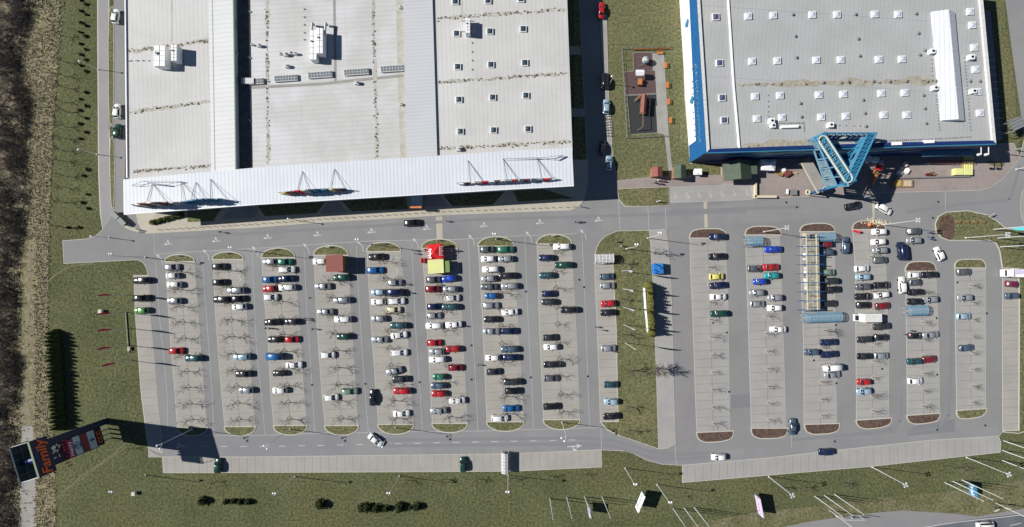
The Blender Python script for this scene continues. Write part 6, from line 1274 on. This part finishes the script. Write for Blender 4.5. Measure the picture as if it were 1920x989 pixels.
# people: one continuous body each
PB = {}
SK = mat('skin', (.45,.27,.18), .6); HAIR = mat('dark_hair', (.03,.02,.015), .7)
CL = {'black':(.015,.015,.02),'white':(.7,.7,.7),'red':(.45,.03,.03),'blue':(.03,.08,.3),'grey':(.2,.2,.22),'pink':(.6,.2,.3)}
CLM = {k: mat('clothing_'+k, v, .85, grain=.1) for k, v in CL.items()}
def person_mesh(pose):
    s = .32 if pose == 'walk' else .06
    V_ = [(0,0,.98,.14,.11),(0,0,1.2,.15,.11),(0,0,1.4,.17,.11),(0,0,1.5,.07,.07),(.02,0,1.62,.10,.10),(.02,0,1.74,.085,.085),
          (0,.18,1.42,.06,.06),(.12*(s>.1),.24,1.15,.045,.045),(.25*(s>.1)+.03,.22,.92,.035,.035),(.25*(s>.1)+.05,.22,.82,.04,.025),
          (0,-.18,1.42,.06,.06),(-.1*(s>.1),-.24,1.15,.045,.045),(-.1*(s>.1)+.03,-.24,.92,.035,.035),(-.1*(s>.1)+.05,-.23,.82,.04,.025),
          (0,.09,.9,.09,.09),(s*.6,.1,.5,.065,.065),(s*.7,.1,.08,.045,.045),(s*.7+.16,.1,.04,.04,.03),
          (0,-.09,.9,.09,.09),(-s*.3,-.1,.5,.065,.065),(-s*.9,-.1,.1,.045,.045),(-s*.9+.14,-.1,.04,.04,.03)]
    E = [(0,1),(1,2),(2,3),(3,4),(4,5),(2,6),(6,7),(7,8),(8,9),(2,10),(10,11),(11,12),(12,13),(0,14),(14,15),(15,16),(16,17),(0,18),(18,19),(19,20),(20,21)]
    me = bpy.data.meshes.new('body'); me.from_pydata([v[:3] for v in V_], E, []); ob = bpy.data.objects.new('tmp', me); col.objects.link(ob)
    ob.modifiers.new('s', 'SKIN'); ob.modifiers.new('d', 'SUBSURF').levels = 1
    for i, v in enumerate(V_): me.skin_vertices[0].data[i].radius = v[3:5]
    me.skin_vertices[0].data[0].use_root = True
    bpy.context.view_layer.update(); m2 = bpy.data.meshes.new_from_object(ob.evaluated_get(bpy.context.evaluated_depsgraph_get())); bpy.data.objects.remove(ob)
    m2.materials.clear(); [m2.materials.append(x) for x in (SK, CLM['black'], CLM['blue'], M['black'])]
    for p in m2.polygons:
        z = p.center.z; hand = abs(p.center.y) > .17 and z < .93; p.use_smooth = True
        p.material_index = 0 if (z > 1.5 or hand) else (1 if z > .93 else (2 if z > .12 else 3))
    return m2
PB = {k: person_mesh(k) for k in ('walk', 'stand')}
hb = MB(); hb.sphere((-.01,0,1.70), .115, 8, 6, .95); HM = hb.mesh('hair', HAIR, True)
def person(px, py, top, rz, pose, label, leg='blue'):
    x, y, _ = at(px, py); o = bpy.data.objects.new('person', PB[pose]); col.objects.link(o); o.location = (x, y, .05); o.rotation_euler[2] = rz; tag(o, label, 'person')
    for i, mm in ((1, CLM[top]), (2, CLM[leg])): o.material_slots[i].link = 'OBJECT'; o.material_slots[i].material = mm
    h = bpy.data.objects.new('hair', HM); col.objects.link(h); h.parent = o
for q in [(417,436,'black',0,'walk','person in black crossing the upper road towards the canopy'),(836,415,'white',3,'walk','person in white on the upper road beside the pale crossing'),(1078,417,'black',0,'walk','person in black walking on the upper road near the alley, left of a pair'),(1085,416,'grey',0,'walk','person in grey walking on the upper road near the alley, right of a pair'),
  (1090,389,'black',1,'stand','person in black standing on the pavement corner at the alley'),(575,597,'grey',0,'walk','person in grey walking in the aisle between third and fourth strip'),(577,600.5,'red',0,'walk','person in red walking in the aisle between third and fourth strip'),(589,617,'black',.2,'walk','person in black walking on the fourth strip above a dark green car'),
  (502,615,'black',0,'stand','left person of two standing below the black saloon on the third strip'),(509,616,'grey',0,'stand','right person of two standing below the black saloon on the third strip'),(897,684,'black',.5,'walk','person in black walking in the aisle left of the seventh strip'),
  (760,533,'grey',0,'walk','person in grey right of the silver hatchback on the fifth strip'),(766,549,'black',0,'walk','person in black beside the navy van on the fifth strip'),(868,611,'black',0,'walk','person in black behind a white saloon on the sixth strip'),(821,534,'black',0,'stand','person in black between a grey and a red car on the sixth strip'),
  (778,476,'white',0,'stand','person in white standing left of the red tent'),(775,470,'black',0,'stand','person in black standing left of the red tent'),(848,471,'pink',0,'stand','person in pink standing right of the red tent'),(854,470,'black',0,'walk','person in black walking right of the red tent'),
  (1116,613,'black',0,'walk','upper person of two crossing the single row beside the median'),(1127,619,'grey',0,'walk','lower person of two crossing the single row beside the median'),(1147,659,'black',0,'stand','person in black beside the silver car of the single row'),
  (1693,627,'black',0,'stand','person in black left of a black car in the fifth right strip'),(1699,628,'pink',0,'stand','person in pink left of a black car in the fifth right strip'),(1704,620,'black',0,'walk','person in black above a black car in the fifth right strip'),
  (1611,523,'black',0,'stand','person in black leaning at a pale blue car in the fourth right strip'),(1546,547,'black',0,'walk','person in black beside a black saloon right of the long canopy'),(1739,437,'black',0,'walk','person in black near the tilted white car, upper'),(1738,444,'grey',0,'walk','person in grey near the tilted white car, middle'),(1742,449,'black',0,'walk','person in black near the tilted white car, lower'),
  (1154,454,'grey',0,'stand','person in grey standing on the upper median grass'),(1163,462,'white',0,'stand','person in white standing below another on the upper median grass')]:
    person(*q)
for i, (px, py) in enumerate([(1228,344),(1232,340),(1236,346),(1240,341)]):
    bicycle(px, py, R(10*i), f'bicycle of the riders on the brown brick path, {ORD[i+1]} from left'); person(px-.5, py, ['black','white','grey','red'][i], R(10*i), 'stand', f'cyclist on the brown brick path below the red hut, {ORD[i+1]} from left')
for i, (px, py) in enumerate([(337,480),(427,475.5),(516,468.5),(617,464),(720,457.5),(823,451.5),(933,447),(1037,443)]):
    x, y, _ = at(px, py); o = empty('bed_sign', (x, y, .12), R(5), f'small low sign on the head bed of the {nth(i+1)} wide parking strip', 'sign', 'low signs on the strip head beds')
    b = MB(); [b.tube((sx*.5,0,0),(sx*.5,0,.7),.05) for sx in (-1,1)]; b.build('post', M['steel'], o); b = MB(); b.box((0,0,.65),(1.3,.12,.6)); b.build('sign_plate', M['grey' if i not in (3,7) else 'white'], o)
x, y, _ = at(1232, 379); o = empty('information_sign', (x, y, .12), R(10), 'small white information sign on the grass island by the wheelchair bays', 'sign'); b = MB(); b.box((0,0,1.2),(.9,.15,1.3)); b.build('sign_plate', M['white'], o); b = MB(); b.tube((0,0,0),(0,0,.6),.08); b.build('post', M['steel'], o)
# small oddments: parcels, bollards, manholes, orange and red toys on the mixed bed
obj1('trolley', 1625, 604, lambda b: b.box((0,0,.5),(1.2,.3,.3),.4), 'flagred', 'red drawbar lying left of the white lorry', 'drawbar')
obj1('kiddie_ride', 1626.5, 422, lambda b: (b.sphere((0,0,.7),.6,8,6,.8), b.box((.9,0,.4),(.8,.5,.5))), 'orange', 'orange toy ride on the pebbled bed', 'toy ride')
obj1('kiddie_ride', 1604, 435, lambda b: (b.box((0,0,.4),(1.9,.5,.5),-.3), b.sphere((.6,-.1,.8),.35,8,6)), 'flagred', 'red toy ride at the edge of the pebbled bed', 'toy ride')
p = at(1644, 418); b = MB(); rn = random.Random(2)
for i in range(90): b.sphere((p[0]+rn.gauss(0,1.6), p[1]+rn.gauss(0,.5), .15), rn.uniform(.1,.25), 5, 4)
tag(b.build('pebbles', M['cream']), 'pale pebble patch on the fourth right strip head bed', 'pebbles', kind='stuff')
b = MB()
for px, py in [(1474,380),(1494,389),(1749,409),(1759,379),(1775,447),(1563,508),(1567,610),(1526,676),(1568,719),(1654,692),(1756,597),(1795,530),(1850,588),(1757,703),(1565,828),(1847,798),(1757,806),(1363,624),(1337,606),(1086,525),(1367,735),(986,547),(1095,539),(1102,706),(995,708),(884,648),(581,559),(884,712),(585,722),(685,720),(787,717)]:
    x, y, _ = at(px, py); b.add([(x+.32*math.cos(t), y+.32*math.sin(t), .062) for t in [i*math.pi/4 for i in range(8)]], [tuple(range(8))])
tag(b.build('manhole_cover', M['black']), kind='structure')
# kerb bollards along the beige pavement
for i in range(62):
    px = 300+i*12.9; py = ipx([(289,435),(480,423.5),(594,415),(733,406.5),(834,400),(960,395.5),(1071,391.5)], px)-3
    if px > 1082: break
    x, y, _ = at(px, py); b = MB(); b.tube((0,0,0),(0,0,.75),.08,n=6); b.sphere((0,0,.8),.1,6,4)
    tag(b.build('bollard', M['grey'], loc=(x,y,.12)), f'small dark bollard along the beige pavement kerb, {nth(i+1)} from the left', 'bollard', 'bollards along the beige pavement')
